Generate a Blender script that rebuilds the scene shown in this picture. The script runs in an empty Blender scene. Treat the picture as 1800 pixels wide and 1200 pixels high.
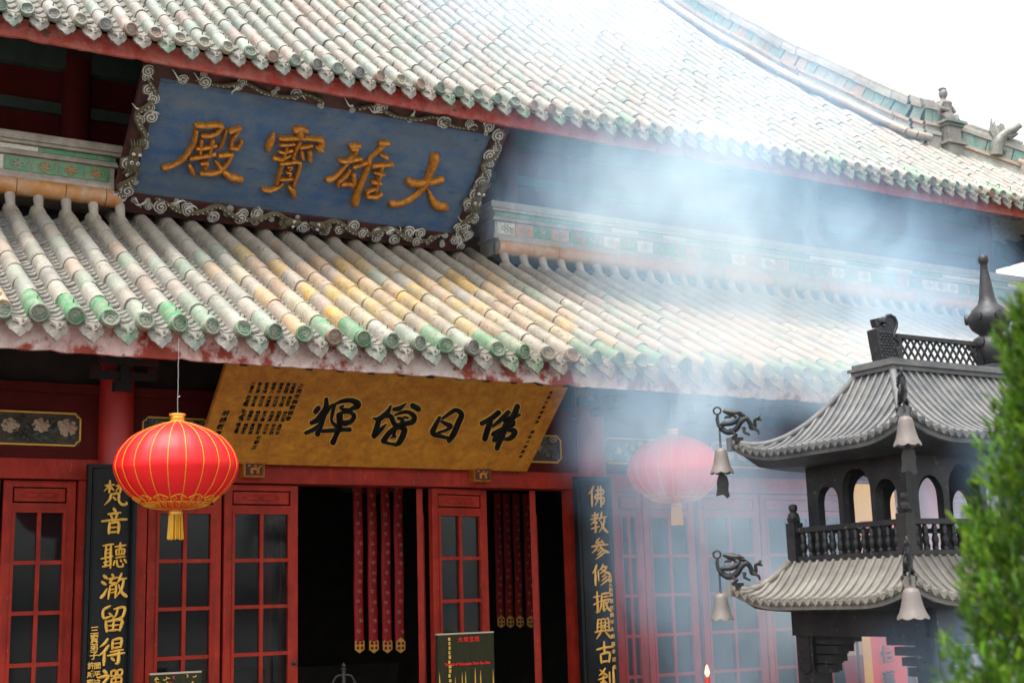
import bpy, math, random
from mathutils import Vector, Matrix
R = math.radians
scene = bpy.context.scene
COL = scene.collection
random.seed(7)

# ------------------------------------------------------------------ camera
CAM = Vector((0.0, 0.0, 1.6))
FPX = 2349.0                       # focal length in units of a 1800 px wide frame
EX = Vector((0.86003867, -0.50939286, -0.02919586))    # image right in world axes
EY = Vector((0.07245826, 0.17857626, -0.98125446))     # image down
EZ = Vector((0.50505771, 0.8418013, 0.1904922))        # view direction
cd = bpy.data.cameras.new('camera')
cam = bpy.data.objects.new('camera', cd)
COL.objects.link(cam)
m = Matrix.Identity(4)
for i in range(3):
    m[i][0] = EX[i]; m[i][1] = -EY[i]; m[i][2] = -EZ[i]; m[i][3] = CAM[i]
cam.matrix_world = m
cd.sensor_width = 36.0
cd.lens = FPX / 1800.0 * 36.0
cd.clip_start = 0.05
cd.clip_end = 600.0
cd.dof.use_dof = True
cd.dof.focus_distance = 10.5
cd.dof.aperture_fstop = 2.7
scene.camera = cam

# ------------------------------------------------------------------ world, sun, exposure
SUN_EL, SUN_ROT = R(74), R(240)
w = bpy.data.worlds.new('World'); scene.world = w; w.use_nodes = True
nt = w.node_tree; bg = nt.nodes['Background']
sky = nt.nodes.new('ShaderNodeTexSky'); sky.sky_type = 'NISHITA'; sky.sun_disc = False
sky.sun_elevation = SUN_EL; sky.sun_rotation = SUN_ROT
sky.air_density = 1.0; sky.dust_density = 4.0; sky.ozone_density = 1.0
hs = nt.nodes.new('ShaderNodeHueSaturation'); hs.inputs['Saturation'].default_value = 0.18
hs.inputs['Value'].default_value = 1.0
nt.links.new(sky.outputs[0], hs.inputs['Color']); nt.links.new(hs.outputs[0], bg.inputs['Color'])
bg.inputs['Strength'].default_value = 0.15
sd = bpy.data.lights.new('sun', 'SUN'); sd.energy = 1.15; sd.angle = R(20); sd.color = (1.0, 0.96, 0.9)
so = bpy.data.objects.new('sun', sd); COL.objects.link(so)
az = SUN_ROT
sdir = Vector((math.sin(az) * math.cos(SUN_EL), math.cos(az) * math.cos(SUN_EL), math.sin(SUN_EL)))
so.rotation_euler = sdir.to_track_quat('Z', 'Y').to_euler()
scene.view_settings.view_transform = 'Standard'
scene.view_settings.look = 'None'
scene.view_settings.gamma = 1.0
scene.view_settings.exposure = 1.45
cy = scene.cycles
cy.use_denoising = True
cy.max_bounces = 8; cy.diffuse_bounces = 4; cy.glossy_bounces = 3; cy.transmission_bounces = 4
cy.transparent_max_bounces = 12; cy.volume_bounces = 3; cy.volume_step_rate = 2.0; cy.volume_max_steps = 256
cy.sample_clamp_indirect = 8.0

# ------------------------------------------------------------------ helpers
def ray(px, py):
    return EX * (px - 900) + EY * (py - 600) + EZ * FPX
def at(px, py, Y):
    d = ray(px, py); return CAM + d * ((Y - CAM.y) / d.y)

class MB:
    def __init__(s):
        s.v = []; s.f = []; s.m = []; s.c = []; s.sm = []
    def add(s, vs, fs, mat=0, col=None, smooth=False):
        o = len(s.v)
        s.v.extend([tuple(p) for p in vs])
        for f in fs:
            s.f.append(tuple(i + o for i in f)); s.m.append(mat); s.c.append(col or (1, 1, 1)); s.sm.append(smooth)
    def box(s, x0, x1, y0, y1, z0, z1, mat=0, col=None):
        vs = [(x, y, z) for z in (z0, z1) for y in (y0, y1) for x in (x0, x1)]
        s.add(vs, [(0, 2, 3, 1), (4, 5, 7, 6), (0, 1, 5, 4), (2, 6, 7, 3), (0, 4, 6, 2), (1, 3, 7, 5)], mat, col)
    def obox(s, o, u, v, n, mat=0, col=None):
        """box from corner o along vectors u, v, n"""
        o = Vector(o); u = Vector(u); v = Vector(v); n = Vector(n)
        vs = [o, o + u, o + v, o + u + v, o + n, o + u + n, o + v + n, o + u + v + n]
        s.add(vs, [(0, 2, 3, 1), (4, 5, 7, 6), (0, 1, 5, 4), (2, 6, 7, 3), (0, 4, 6, 2), (1, 3, 7, 5)], mat, col)
    def bar(s, a, b, wx, wz, mat=0, col=None):
        a = Vector(a); b = Vector(b); d = (b - a).normalized()
        up = Vector((0, 0, 1)) if abs(d.z) < 0.95 else Vector((0, 1, 0))
        sx = d.cross(up).normalized(); sz = sx.cross(d)
        s.obox(a - sx * wx / 2 - sz * wz / 2, sx * wx, b - a, sz * wz, mat, col)
    def tube(s, pts, r, n=8, mat=0, col=None, caps=True, flat=1.0, smooth=True):
        pts = [Vector(p) for p in pts]
        rs = r if isinstance(r, (list, tuple)) else [r] * len(pts)
        vs = []; fs = []
        prev = None
        for i, p in enumerate(pts):
            if i == 0: d = pts[1] - p
            elif i == len(pts) - 1: d = p - pts[i - 1]
            else: d = (pts[i + 1] - pts[i - 1])
            d.normalize()
            if prev is None:
                a = Vector((0, 0, 1)) if abs(d.z) < 0.9 else Vector((1, 0, 0))
                prev = (a - d * a.dot(d)).normalized()
            else:
                prev = (prev - d * prev.dot(d))
                prev = prev.normalized() if prev.length > 1e-6 else Vector((1, 0, 0))
            b = d.cross(prev)
            for k in range(n):
                t = 2 * math.pi * k / n
                vs.append(p + prev * math.cos(t) * rs[i] + b * math.sin(t) * rs[i] * flat)
        for i in range(len(pts) - 1):
            for k in range(n):
                k2 = (k + 1) % n
                fs.append((i * n + k, i * n + k2, (i + 1) * n + k2, (i + 1) * n + k))
        if caps:
            fs.append(tuple(range(n - 1, -1, -1))); fs.append(tuple((len(pts) - 1) * n + k for k in range(n)))
        s.add(vs, fs, mat, col, smooth)
    def lathe(s, prof, c, n=24, mat=0, col=None, smooth=True, wob=None, axis=None):
        """prof: list of (r, h); axis default z"""
        c = Vector(c); vs = []; fs = []
        ax = Vector(axis) if axis else Vector((0, 0, 1)); ax.normalize()
        a = Vector((1, 0, 0)) if abs(ax.x) < 0.9 else Vector((0, 1, 0))
        a = (a - ax * a.dot(ax)).normalized(); b = ax.cross(a)
        for j, (r, h) in enumerate(prof):
            for k in range(n):
                t = 2 * math.pi * k / n
                dr, dh = wob(j, t) if wob else (0, 0)
                vs.append(c + ax * (h + dh) + (a * math.cos(t) + b * math.sin(t)) * (r + dr))
        for j in range(len(prof) - 1):
            for k in range(n):
                k2 = (k + 1) % n
                fs.append((j * n + k, j * n + k2, (j + 1) * n + k2, (j + 1) * n + k))
        if prof[0][0] > 1e-6: fs.append(tuple(range(n - 1, -1, -1)))
        if prof[-1][0] > 1e-6: fs.append(tuple((len(prof) - 1) * n + k for k in range(n)))
        s.add(vs, fs, mat, col, smooth)
    def ball(s, c, r, n=10, mat=0, col=None, sc=(1, 1, 1), axis=None):
        pr = [(max(1e-7, math.sin(math.pi * i / 6)) * r, -math.cos(math.pi * i / 6) * r) for i in range(7)]
        o = len(s.v)
        s.lathe(pr, (0, 0, 0), n, mat, col, True)
        for i in range(o, len(s.v)):
            p = s.v[i]; s.v[i] = (c[0] + p[0] * sc[0], c[1] + p[1] * sc[1], c[2] + p[2] * sc[2])
    def poly(s, pts, off, mat=0, col=None):
        """extrude a closed polygon (3-D points) by vector off"""
        n = len(pts); off = Vector(off)
        vs = [Vector(p) for p in pts] + [Vector(p) + off for p in pts]
        fs = [tuple(range(n)), tuple(range(2 * n - 1, n - 1, -1))]
        for i in range(n):
            j = (i + 1) % n; fs.append((i, i + n, j + n, j))
        s.add(vs, fs, mat, col)
    def mesh(s, name, mats):
        me = bpy.data.meshes.new(name)
        me.from_pydata(s.v, [], s.f)
        for mt in mats: me.materials.append(mt)
        me.polygons.foreach_set('material_index', s.m)
        me.polygons.foreach_set('use_smooth', s.sm)
        a = me.attributes.new('col', 'FLOAT_COLOR', 'FACE')
        flat = []
        for c in s.c: flat.extend((c[0], c[1], c[2], 1.0))
        a.data.foreach_set('color', flat)
        me.update()
        try: me.set_sharp_from_angle(angle=R(50))
        except Exception: pass
        return me
    def build(s, name, mats, parent=None, **props):
        if not isinstance(mats, (list, tuple)): mats = [mats]
        o = bpy.data.objects.new(name, s.mesh(name, mats))
        COL.objects.link(o)
        if parent: o.parent = parent
        for k, v in props.items(): o[k] = v
        return o

def empty(name, loc, label=None, category=None, group=None):
    o = bpy.data.objects.new(name, None); COL.objects.link(o); o.location = loc
    o.empty_display_size = 0.1
    if label: o['label'] = label
    if category: o['category'] = category
    if group: o['group'] = group
    return o
def keep(o, root):
    """parent o (built in world coordinates) under root, which only has a location"""
    o.parent = root
    o.matrix_parent_inverse = Matrix.Translation(root.location).inverted()
    return o
def part(mb, name, mats, root, **props):
    o = mb.build(name, mats, None, **props)
    if root: keep(o, root) if root.type == 'EMPTY' else setattr(o, 'parent', root)
    return o

def cr(pts, n=6):
    """Catmull-Rom through tuples"""
    if len(pts) < 3: 
        a, b = pts[0], pts[-1]
        return [tuple(a[k] + (b[k] - a[k]) * i / n for k in range(len(a))) for i in range(n + 1)]
    P = [tuple(2 * pts[0][k] - pts[1][k] for k in range(len(pts[0])))] + list(pts) + [tuple(2 * pts[-1][k] - pts[-2][k] for k in range(len(pts[0])))]
    out = []
    for i in range(1, len(P) - 2):
        for j in range(n):
            t = j / n
            out.append(tuple(0.5 * (2 * P[i][k] + (P[i + 1][k] - P[i - 1][k]) * t + (2 * P[i - 1][k] - 5 * P[i][k] + 4 * P[i + 1][k] - P[i + 2][k]) * t * t + (3 * P[i][k] - P[i - 1][k] - 3 * P[i + 1][k] + P[i + 2][k]) * t ** 3) for k in range(len(pts[0]))))
    out.append(tuple(pts[-1]))
    return out

# ------------------------------------------------------------------ materials
def mat(name, c1, c2=None, scale=6.0, rough=0.6, metal=0.0, bump=0.0, bscale=40.0, attr=False, dust=None, dust_amt=0.5, dscale=5.0,
        spec=0.5, stretch=None, lo=0.35, hi=0.65, third=None, detail=6.0, coat=0.0, chip=None, chip_lo=0.62, chip_scale=30, stain=None, stain_scale=1.2):
    """noise between c1 and c2 (times the face colour when attr), a second noise lays dust over it"""
    mt = bpy.data.materials.new(name); mt.use_nodes = True
    n = mt.node_tree.nodes; l = mt.node_tree.links
    b = n['Principled BSDF']
    b.inputs['Roughness'].default_value = rough; b.inputs['Metallic'].default_value = metal
    b.inputs['Specular IOR Level'].default_value = spec
    if coat: b.inputs['Coat Weight'].default_value = coat; b.inputs['Coat Roughness'].default_value = 0.25
    tc = n.new('ShaderNodeTexCoord')
    src = tc.outputs['Object']
    if stretch:
        mp = n.new('ShaderNodeMapping'); mp.inputs['Scale'].default_value = stretch
        l.new(src, mp.inputs['Vector']); src = mp.outputs[0]
    nz = n.new('ShaderNodeTexNoise'); nz.inputs['Scale'].default_value = scale; nz.inputs['Detail'].default_value = detail
    nz.inputs['Roughness'].default_value = 0.65
    l.new(src, nz.inputs['Vector'])
    rp = n.new('ShaderNodeValToRGB')
    e = rp.color_ramp.elements
    e[0].position = lo; e[0].color = (*c1, 1)
    e[1].position = hi; e[1].color = (*(c2 or c1), 1)
    if third:
        x = e.new(min(0.98, hi + 0.15)); x.color = (*third, 1)
    l.new(nz.outputs['Fac'], rp.inputs['Fac'])
    out = rp.outputs['Color']
    if attr:
        at_ = n.new('ShaderNodeAttribute'); at_.attribute_name = 'col'
        mx = n.new('ShaderNodeMix'); mx.data_type = 'RGBA'; mx.blend_type = 'MULTIPLY'; mx.inputs['Factor'].default_value = 1.0
        l.new(out, mx.inputs['A']); l.new(at_.outputs['Color'], mx.inputs['B']); out = mx.outputs['Result']
    if dust:
        n2 = n.new('ShaderNodeTexNoise'); n2.inputs['Scale'].default_value = dscale; n2.inputs['Detail'].default_value = 8.0
        n2.inputs['Roughness'].default_value = 0.7
        l.new(tc.outputs['Object'], n2.inputs['Vector'])
        r2 = n.new('ShaderNodeMapRange'); r2.inputs['From Min'].default_value = 0.42; r2.inputs['From Max'].default_value = 0.68
        r2.inputs['To Max'].default_value = dust_amt
        l.new(n2.outputs['Fac'], r2.inputs['Value'])
        m2 = n.new('ShaderNodeMix'); m2.data_type = 'RGBA'
        l.new(r2.outputs['Result'], m2.inputs['Factor']); l.new(out, m2.inputs['A']); m2.inputs['B'].default_value = (*dust, 1)
        out = m2.outputs['Result']
    for (c_, lo_, hi_, sc_, amt) in ([(chip, chip_lo, chip_lo + 0.05, chip_scale, 0.85)] if chip else []) + ([(stain, 0.5, 0.7, stain_scale, 0.6)] if stain else []):
        n4 = n.new('ShaderNodeTexNoise'); n4.inputs['Scale'].default_value = sc_; n4.inputs['Detail'].default_value = 7.0; n4.inputs['Roughness'].default_value = 0.62
        mp4 = n.new('ShaderNodeMapping'); mp4.inputs['Location'].default_value = (3.7, 1.3, 5.1); l.new(src, mp4.inputs['Vector']); l.new(mp4.outputs[0], n4.inputs['Vector'])
        r4 = n.new('ShaderNodeMapRange'); r4.inputs['From Min'].default_value = lo_; r4.inputs['From Max'].default_value = hi_; r4.inputs['To Max'].default_value = amt
        l.new(n4.outputs['Fac'], r4.inputs['Value'])
        m4 = n.new('ShaderNodeMix'); m4.data_type = 'RGBA'; l.new(r4.outputs['Result'], m4.inputs['Factor']); l.new(out, m4.inputs['A']); m4.inputs['B'].default_value = (*c_, 1)
        out = m4.outputs['Result']
    l.new(out, b.inputs['Base Color'])
    if bump:
        n3 = n.new('ShaderNodeTexNoise'); n3.inputs['Scale'].default_value = bscale; n3.inputs['Detail'].default_value = 5.0
        l.new(src, n3.inputs['Vector'])
        bp = n.new('ShaderNodeBump'); bp.inputs['Strength'].default_value = bump; bp.inputs['Distance'].default_value = 0.02
        l.new(n3.outputs['Fac'], bp.inputs['Height']); l.new(bp.outputs['Normal'], b.inputs['Normal'])
    return mt

M = {}
M['tile'] = mat('glazed_tile', (0.75, 0.75, 0.75), (1.1, 1.1, 1.1), 9, 0.45, attr=True, dust=(0.35, 0.315, 0.26), dust_amt=0.85, dscale=8, bump=0.3, bscale=30, chip=(0.14, 0.125, 0.10), chip_lo=0.60, chip_scale=26, stain=(0.19, 0.175, 0.15), stain_scale=2.3)
M['pan'] = mat('pan_tile', (0.12, 0.115, 0.10), (0.22, 0.21, 0.185), 14, 0.85, spec=0.2, dust=(0.30, 0.28, 0.245), dust_amt=0.7, dscale=22, bump=0.4, bscale=60)
M['dusty'] = mat('dusty_stone', (0.36, 0.31, 0.25), (0.52, 0.46, 0.38), 7, 0.9, dust=(0.22, 0.19, 0.16), dust_amt=0.5, dscale=16, bump=0.3, bscale=40)
M['eave_low'] = mat('peeling_red_white_paint', (0.30, 0.05, 0.028), (0.74, 0.62, 0.57), 4.5, 0.8, lo=0.41, hi=0.50, dust=(0.30, 0.07, 0.04), dust_amt=0.55, dscale=11, bump=0.4, bscale=18, chip=(0.16, 0.05, 0.035), chip_lo=0.63, chip_scale=15)
M['eave_up'] = mat('flaking_red_paint', (0.40, 0.035, 0.02), (0.44, 0.09, 0.065), 3.0, 0.75, lo=0.4, hi=0.62, third=(0.5, 0.25, 0.2), dust=(0.46, 0.22, 0.18), dust_amt=0.6, dscale=9, bump=1.0, bscale=20, chip=(0.10, 0.05, 0.04), chip_lo=0.60, chip_scale=11)
M['red'] = mat('red_painted_wood', (0.34, 0.022, 0.010), (0.45, 0.038, 0.018), 5, 0.62, bump=0.15, bscale=30, stretch=(3, 3, 0.6), dust=(0.15, 0.012, 0.008), dust_amt=0.65, dscale=6, spec=0.25, chip=(0.42, 0.17, 0.12), chip_lo=0.66, chip_scale=16, stain=(0.17, 0.016, 0.010), stain_scale=0.8)
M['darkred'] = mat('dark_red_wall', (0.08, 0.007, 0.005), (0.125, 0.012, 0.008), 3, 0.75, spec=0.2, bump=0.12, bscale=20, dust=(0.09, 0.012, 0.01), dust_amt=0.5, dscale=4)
M['colred'] = mat('red_lacquer_column', (0.42, 0.018, 0.014), (0.50, 0.03, 0.022), 2, 0.4, dust=(0.2, 0.012, 0.01), dust_amt=0.5, dscale=5)
M['dark'] = mat('dark_wood', (0.02, 0.016, 0.014), (0.04, 0.028, 0.022), 6, 0.85)  # plain near-black brown for rafters, roof decks, inner walls and stands
M['greenbeam'] = mat('dark_green_beam', (0.035, 0.055, 0.045), (0.06, 0.08, 0.065), 6, 0.8)
M['blue'] = mat('weathered_blue_panel', (0.034, 0.10, 0.235), (0.095, 0.145, 0.215), 3.0, 0.75, stretch=(0.5, 2.2, 2.2), dust=(0.17, 0.19, 0.205), dust_amt=0.6, dscale=6, bump=0.25, bscale=35, chip=(0.05, 0.07, 0.10), chip_lo=0.62, chip_scale=9, stain=(0.10, 0.115, 0.125), stain_scale=2.2)
M['goldrelief'] = mat('worn_gilding', (0.66, 0.265, 0.026), (0.36, 0.11, 0.013), 22, 0.38, 0.35, lo=0.4, hi=0.75, dust=(0.12, 0.035, 0.015), dust_amt=0.6, dscale=28, bump=0.5, bscale=40)
M['gold'] = mat('gold_paint', (0.90, 0.56, 0.11), (0.74, 0.40, 0.06), 30, 0.45, 0.1)
M['yellowcloth'] = mat('yellow_cloth', (0.72, 0.46, 0.12), (0.66, 0.40, 0.09), 6, 0.8)
M['goldboard'] = mat('old_gold_lacquer_board', (0.72, 0.31, 0.03), (0.52, 0.185, 0.016), 5, 0.5, lo=0.35, hi=0.7, dust=(0.24, 0.075, 0.012), dust_amt=0.6, dscale=14, bump=0.08, bscale=40, detail=10)
M['ink'] = mat('black_lacquer', (0.006, 0.006, 0.006), (0.012, 0.011, 0.011), 12, 0.45, spec=0.22, chip=(0.05, 0.045, 0.04), chip_lo=0.66, chip_scale=40)
M['black'] = mat('black_board', (0.008, 0.009, 0.010), (0.013, 0.0145, 0.0155), 4, 0.5, dust=(0.016, 0.017, 0.017), dust_amt=0.4, spec=0.22)
M['carvdark'] = mat('dark_carved_wood', (0.045, 0.030, 0.020), (0.09, 0.065, 0.04), 20, 0.7, dust=(0.12, 0.1, 0.07), dust_amt=0.5, dscale=25)
M['dragon'] = mat('olive_dragon_scales', (0.075, 0.06, 0.028), (0.15, 0.12, 0.06), 60, 0.6, bump=0.8, bscale=90, dust=(0.2, 0.17, 0.11), dust_amt=0.4, dscale=25)
M['cloudwhite'] = mat('chalky_white_paint', (0.55, 0.53, 0.47), (0.75, 0.73, 0.68), 25, 0.8, dust=(0.2, 0.18, 0.14), dust_amt=0.5, dscale=30)
M['framered'] = mat('frame_red', (0.085, 0.018, 0.013), (0.035, 0.014, 0.011), 8, 0.7)
M['greenglaze'] = mat('green_glaze', (0.035, 0.22, 0.085), (0.06, 0.30, 0.12), 9, 0.35, dust=(0.42, 0.33, 0.24), dust_amt=0.55, dscale=11)
M['orangeglaze'] = mat('orange_glaze', (0.55, 0.24, 0.06), (0.46, 0.18, 0.05), 7, 0.5, dust=(0.52, 0.44, 0.34), dust_amt=0.7, dscale=8)
M['white'] = mat('cream_glaze', (0.66, 0.62, 0.50), (0.74, 0.70, 0.60), 9, 0.5, dust=(0.3, 0.27, 0.2), dust_amt=0.5, dscale=40)
M['iron'] = mat('cast_iron', (0.010, 0.013, 0.017), (0.021, 0.024, 0.027), 9, 0.5, 0.1, stain=(0.045, 0.032, 0.024), stain_scale=3.0, chip=(0.16, 0.15, 0.13), chip_lo=0.64, chip_scale=22, dust=(0.06, 0.055, 0.047), dust_amt=0.45, dscale=8, bump=0.15, bscale=60)
M['ironroof'] = mat('ash_dusted_iron', (0.165, 0.15, 0.13), (0.26, 0.24, 0.205), 6, 0.7, 0.0, dust=(0.12, 0.115, 0.105), dust_amt=0.6, dscale=7, bump=0.15, bscale=50)
M['ironroof2'] = mat('weathered_iron_roof', (0.080, 0.085, 0.090), (0.132, 0.137, 0.138), 6, 0.6, 0.1, dust=(0.25, 0.235, 0.21), dust_amt=0.5, dscale=7, bump=0.15, bscale=50)
M['bell'] = mat('bell_iron', (0.15, 0.13, 0.115), (0.21, 0.185, 0.165), 10, 0.55, 0.1, dust=(0.12, 0.10, 0.09), dust_amt=0.5)
M['lantern'] = mat('red_lantern_silk', (0.90, 0.006, 0.006), (0.84, 0.004, 0.005), 3, 0.55)
M['yellow'] = mat('golden_yellow', (0.85, 0.48, 0.02), (0.7, 0.34, 0.015), 40, 0.5, stretch=(4, 4, 0.4))
M['brassgold'] = mat('gold_cap', (0.85, 0.55, 0.10), (0.8, 0.45, 0.06), 10, 0.3, 0.5)
M['curtain'] = mat('red_brocade', (0.50, 0.012, 0.016), (0.40, 0.008, 0.012), 8, 0.6)
M['pinkflower'] = mat('embroidered_flowers', (0.55, 0.18, 0.16), (0.4, 0.3, 0.1), 30, 0.7)
M['boardgreen'] = mat('dark_green_notice', (0.028, 0.032, 0.014), (0.042, 0.040, 0.022), 5, 0.7, spec=0.15, stretch=(6, 6, 0.5), third=(0.08, 0.04, 0.03))
M['redletter'] = mat('red_lettering', (0.75, 0.02, 0.012), None, 5, 0.5)
M['stone'] = mat('stone_paving', (0.09, 0.086, 0.08), (0.14, 0.132, 0.12), 3, 0.9, bump=0.2)
M['bannerred'] = mat('banner_red', (0.72, 0.035, 0.05), (0.66, 0.03, 0.04), 5, 0.7)
M['maroon'] = mat('maroon_cloth', (0.23, 0.012, 0.03), (0.18, 0.01, 0.025), 5, 0.8)
M['beige'] = mat('beige_cloth', (0.45, 0.30, 0.2), (0.38, 0.25, 0.17), 5, 0.8)
M['petal'] = mat('carved_petal', (0.45, 0.30, 0.20), (0.55, 0.42, 0.30), 20, 0.7)
M['leaf_carved'] = mat('carved_leaf', (0.05, 0.065, 0.05), (0.09, 0.10, 0.08), 20, 0.7)
M['wire'] = mat('steel_wire', (0.30, 0.29, 0.27), None, 5, 0.4, 0.8)
M['wax'] = mat('red_wax', (0.5, 0.03, 0.03), None, 5, 0.5)

def glass_mat():
    mt = bpy.data.materials.new('window_glass'); mt.use_nodes = True
    n = mt.node_tree.nodes; l = mt.node_tree.links; n.clear()
    o = n.new('ShaderNodeOutputMaterial'); mx = n.new('ShaderNodeMixShader'); tr = n.new('ShaderNodeBsdfTransparent'); gl = n.new('ShaderNodeBsdfGlossy')
    fr = n.new('ShaderNodeFresnel'); fr.inputs['IOR'].default_value = 1.36
    tr.inputs['Color'].default_value = (0.7, 0.74, 0.74, 1); gl.inputs['Roughness'].default_value = 0.06
    nz = n.new('ShaderNodeTexNoise'); nz.inputs['Scale'].default_value = 2.0
    bp = n.new('ShaderNodeBump'); bp.inputs['Strength'].default_value = 0.02
    l.new(nz.outputs['Fac'], bp.inputs['Height']); l.new(bp.outputs['Normal'], gl.inputs['Normal'])
    df = n.new('ShaderNodeBsdfDiffuse'); df.inputs['Color'].default_value = (0.3, 0.31, 0.32, 1)
    m2 = n.new('ShaderNodeMixShader'); m2.inputs['Fac'].default_value = 0.02
    l.new(tr.outputs[0], m2.inputs[1]); l.new(df.outputs[0], m2.inputs[2])
    l.new(fr.outputs[0], mx.inputs['Fac']); l.new(m2.outputs[0], mx.inputs[1]); l.new(gl.outputs[0], mx.inputs[2]); l.new(mx.outputs[0], o.inputs['Surface'])
    return mt
M['glass'] = glass_mat()
def emit_mat(name, c, s):
    mt = bpy.data.materials.new(name); mt.use_nodes = True
    b = mt.node_tree.nodes['Principled BSDF']; b.inputs['Base Color'].default_value = (*c, 1)
    b.inputs['Emission Color'].default_value = (*c, 1); b.inputs['Emission Strength'].default_value = s
    return mt
M['flame'] = emit_mat('candle_flame', (1.0, 0.45, 0.12), 3.0)

# ------------------------------------------------------------------ ground and terrace
g = MB(); g.box(-150, 150, -150, 150, -0.8, -0.5)
g.build('ground', M['stone'], kind='structure', label='grey stone paving of the temple courtyard')
g = MB(); g.box(-6, 20, 7.9, 24, -0.496, -0.02)
for k in range(3): g.box(2.4, 6.9, 7.9 - 0.3 * (k + 1), 7.9 - 0.3 * k - 0.004, -0.496, -0.14 - 0.12 * k)
g.build('terrace', M['stone'], kind='structure', label='raised stone terrace that carries the temple')

# ------------------------------------------------------------------ temple hall
hall = empty('temple_hall', (4.65, 10, 0), 'old red Chinese temple hall with two tiers of weathered green and beige tiled roofs', 'temple')
XL, XR = -1.6, 14.2

def jit(c, a=0.06):
    k = 1 + random.uniform(-a, a)
    return (c[0] * k, c[1] * k, c[2] * k)
PAL_OLD = [(0.37, 0.34, 0.285), (0.34, 0.335, 0.29), (0.28, 0.33, 0.265), (0.21, 0.29, 0.22), (0.39, 0.28, 0.22), (0.43, 0.405, 0.345), (0.30, 0.295, 0.27), (0.37, 0.315, 0.26)]
W_OLD = [5, 4, 4, 2, 3, 3, 3, 3]
GREENS = [(0.10, 0.25, 0.13), (0.13, 0.28, 0.16), (0.20, 0.30, 0.21), (0.28, 0.34, 0.27)]
def pal_low(x, u, first):
    if first:
        return jit(random.choices(GREENS + [(0.08, 0.28, 0.12), (0.38, 0.36, 0.31), (0.50, 0.33, 0.18)], [3, 3, 3, 2, 5 if x < 4.4 else 2, 1.2, 0.5])[0])
    if u > 1.75 + random.uniform(-0.25, 0.35):
        return jit((0.39, 0.345, 0.275), 0.08)
    if 3.35 < x + random.uniform(-0.25, 0.25) < 6.2 and random.random() < 0.82:
        return jit(random.choice([(0.50, 0.32, 0.10), (0.45, 0.31, 0.17), (0.40, 0.28, 0.19), (0.41, 0.345, 0.24), (0.46, 0.335, 0.14)]), 0.12)
    c = jit(random.choices(PAL_OLD, W_OLD)[0], 0.1); return (c[0] * 0.75 + 0.085, c[1] * 0.75 + 0.08, c[2] * 0.75 + 0.067)
def pal_up(x, u, first):
    if first and random.random() < 0.25: return jit(random.choice(GREENS))
    return tuple(0.60 * c + 0.042 for c in jit(random.choices(PAL_OLD + [(0.23, 0.31, 0.255), (0.30, 0.37, 0.32)], W_OLD + [4, 4])[0], 0.1))

def cover_tiles(mb, x, y0, prof, umax, r, L, pal, nv=7, knob=True):
    """one row of half-round cover tiles running up the slope from the eave"""
    u = 0.0; first = True; i = 0
    while u < umax - 0.02:
        z0 = prof(u); sl = (prof(u + 0.05) - z0) / 0.05
        du = L / math.sqrt(1 + sl * sl)
        u1 = min(u + du, umax)
        a = Vector((x, y0 + u, z0)); b = Vector((x, y0 + u1, prof(u1)))
        d = (b - a).normalized(); up = Vector((0, -d.z, d.y)); sx = Vector((1, 0, 0))
        jx = random.uniform(-0.007, 0.007); jz = random.uniform(-0.004, 0.006)
        ra, rb = r * 1.05, r * 0.97
        col = pal(x, u, first)
        vs = []
        for p, rr in ((a - d * 0.004, ra), (b, rb)):
            p = p + sx * jx + up * jz
            for k in range(nv + 2):
                t = math.pi * (k - 1) / (nv - 1)
                if k == 0: vs.append(p + sx * rr - up * r * 0.8)
                elif k == nv + 1: vs.append(p - sx * rr - up * r * 0.8)
                else: vs.append(p + sx * math.cos(t) * rr + up * math.sin(t) * rr)
        n = nv + 2
        fs = [(k, k + 1, n + k + 1, n + k) for k in range(n - 1)]
        mb.add(vs, fs, 0, col, True)
        mb.add(vs[:n], [tuple(range(n))], 0, tuple(c * 0.8 for c in col))
        if first and knob:
            c = a.lerp(b, 0.28) + up * (ra + 0.003)
            mb.tube([c - up * 0.01, c + up * 0.022 + d * 0.004], [0.006, 0.004], 5, 0, (0.12, 0.12, 0.1))
        u = u1; first = False; i += 1

def pan_tiles(mb, xa, xb, y0, prof, umax, ex, ustart=0.0):
    """one gutter of overlapping concave pan tiles"""
    xm = (xa + xb) / 2; hw = (xb - xa) / 2; u = ustart; n = 5
    while u < umax:
        u1 = min(u + ex, umax)
        vs = []
        jz = random.uniform(-0.003, 0.004); tl = random.uniform(-0.003, 0.003)
        for (uu, h) in ((u, 0.016), (u1 + 0.012, 0.0), (u, 0.0)):
            for k in range(n):
                q = -1 + 2 * k / (n - 1)
                vs.append((xm + hw * q, y0 + uu - (0.010 * (1 - q * q) if uu == u else 0), prof(uu) - 0.052 + 0.030 * q * q + h + jz + tl * q))
        fs = [(k, k + 1, n + k + 1, n + k) for k in range(n - 1)] + [(2 * n + k, 2 * n + k + 1, k + 1, k) for k in range(n - 1)]
        mb.add(vs, fs, 0)
        u = u1

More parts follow.
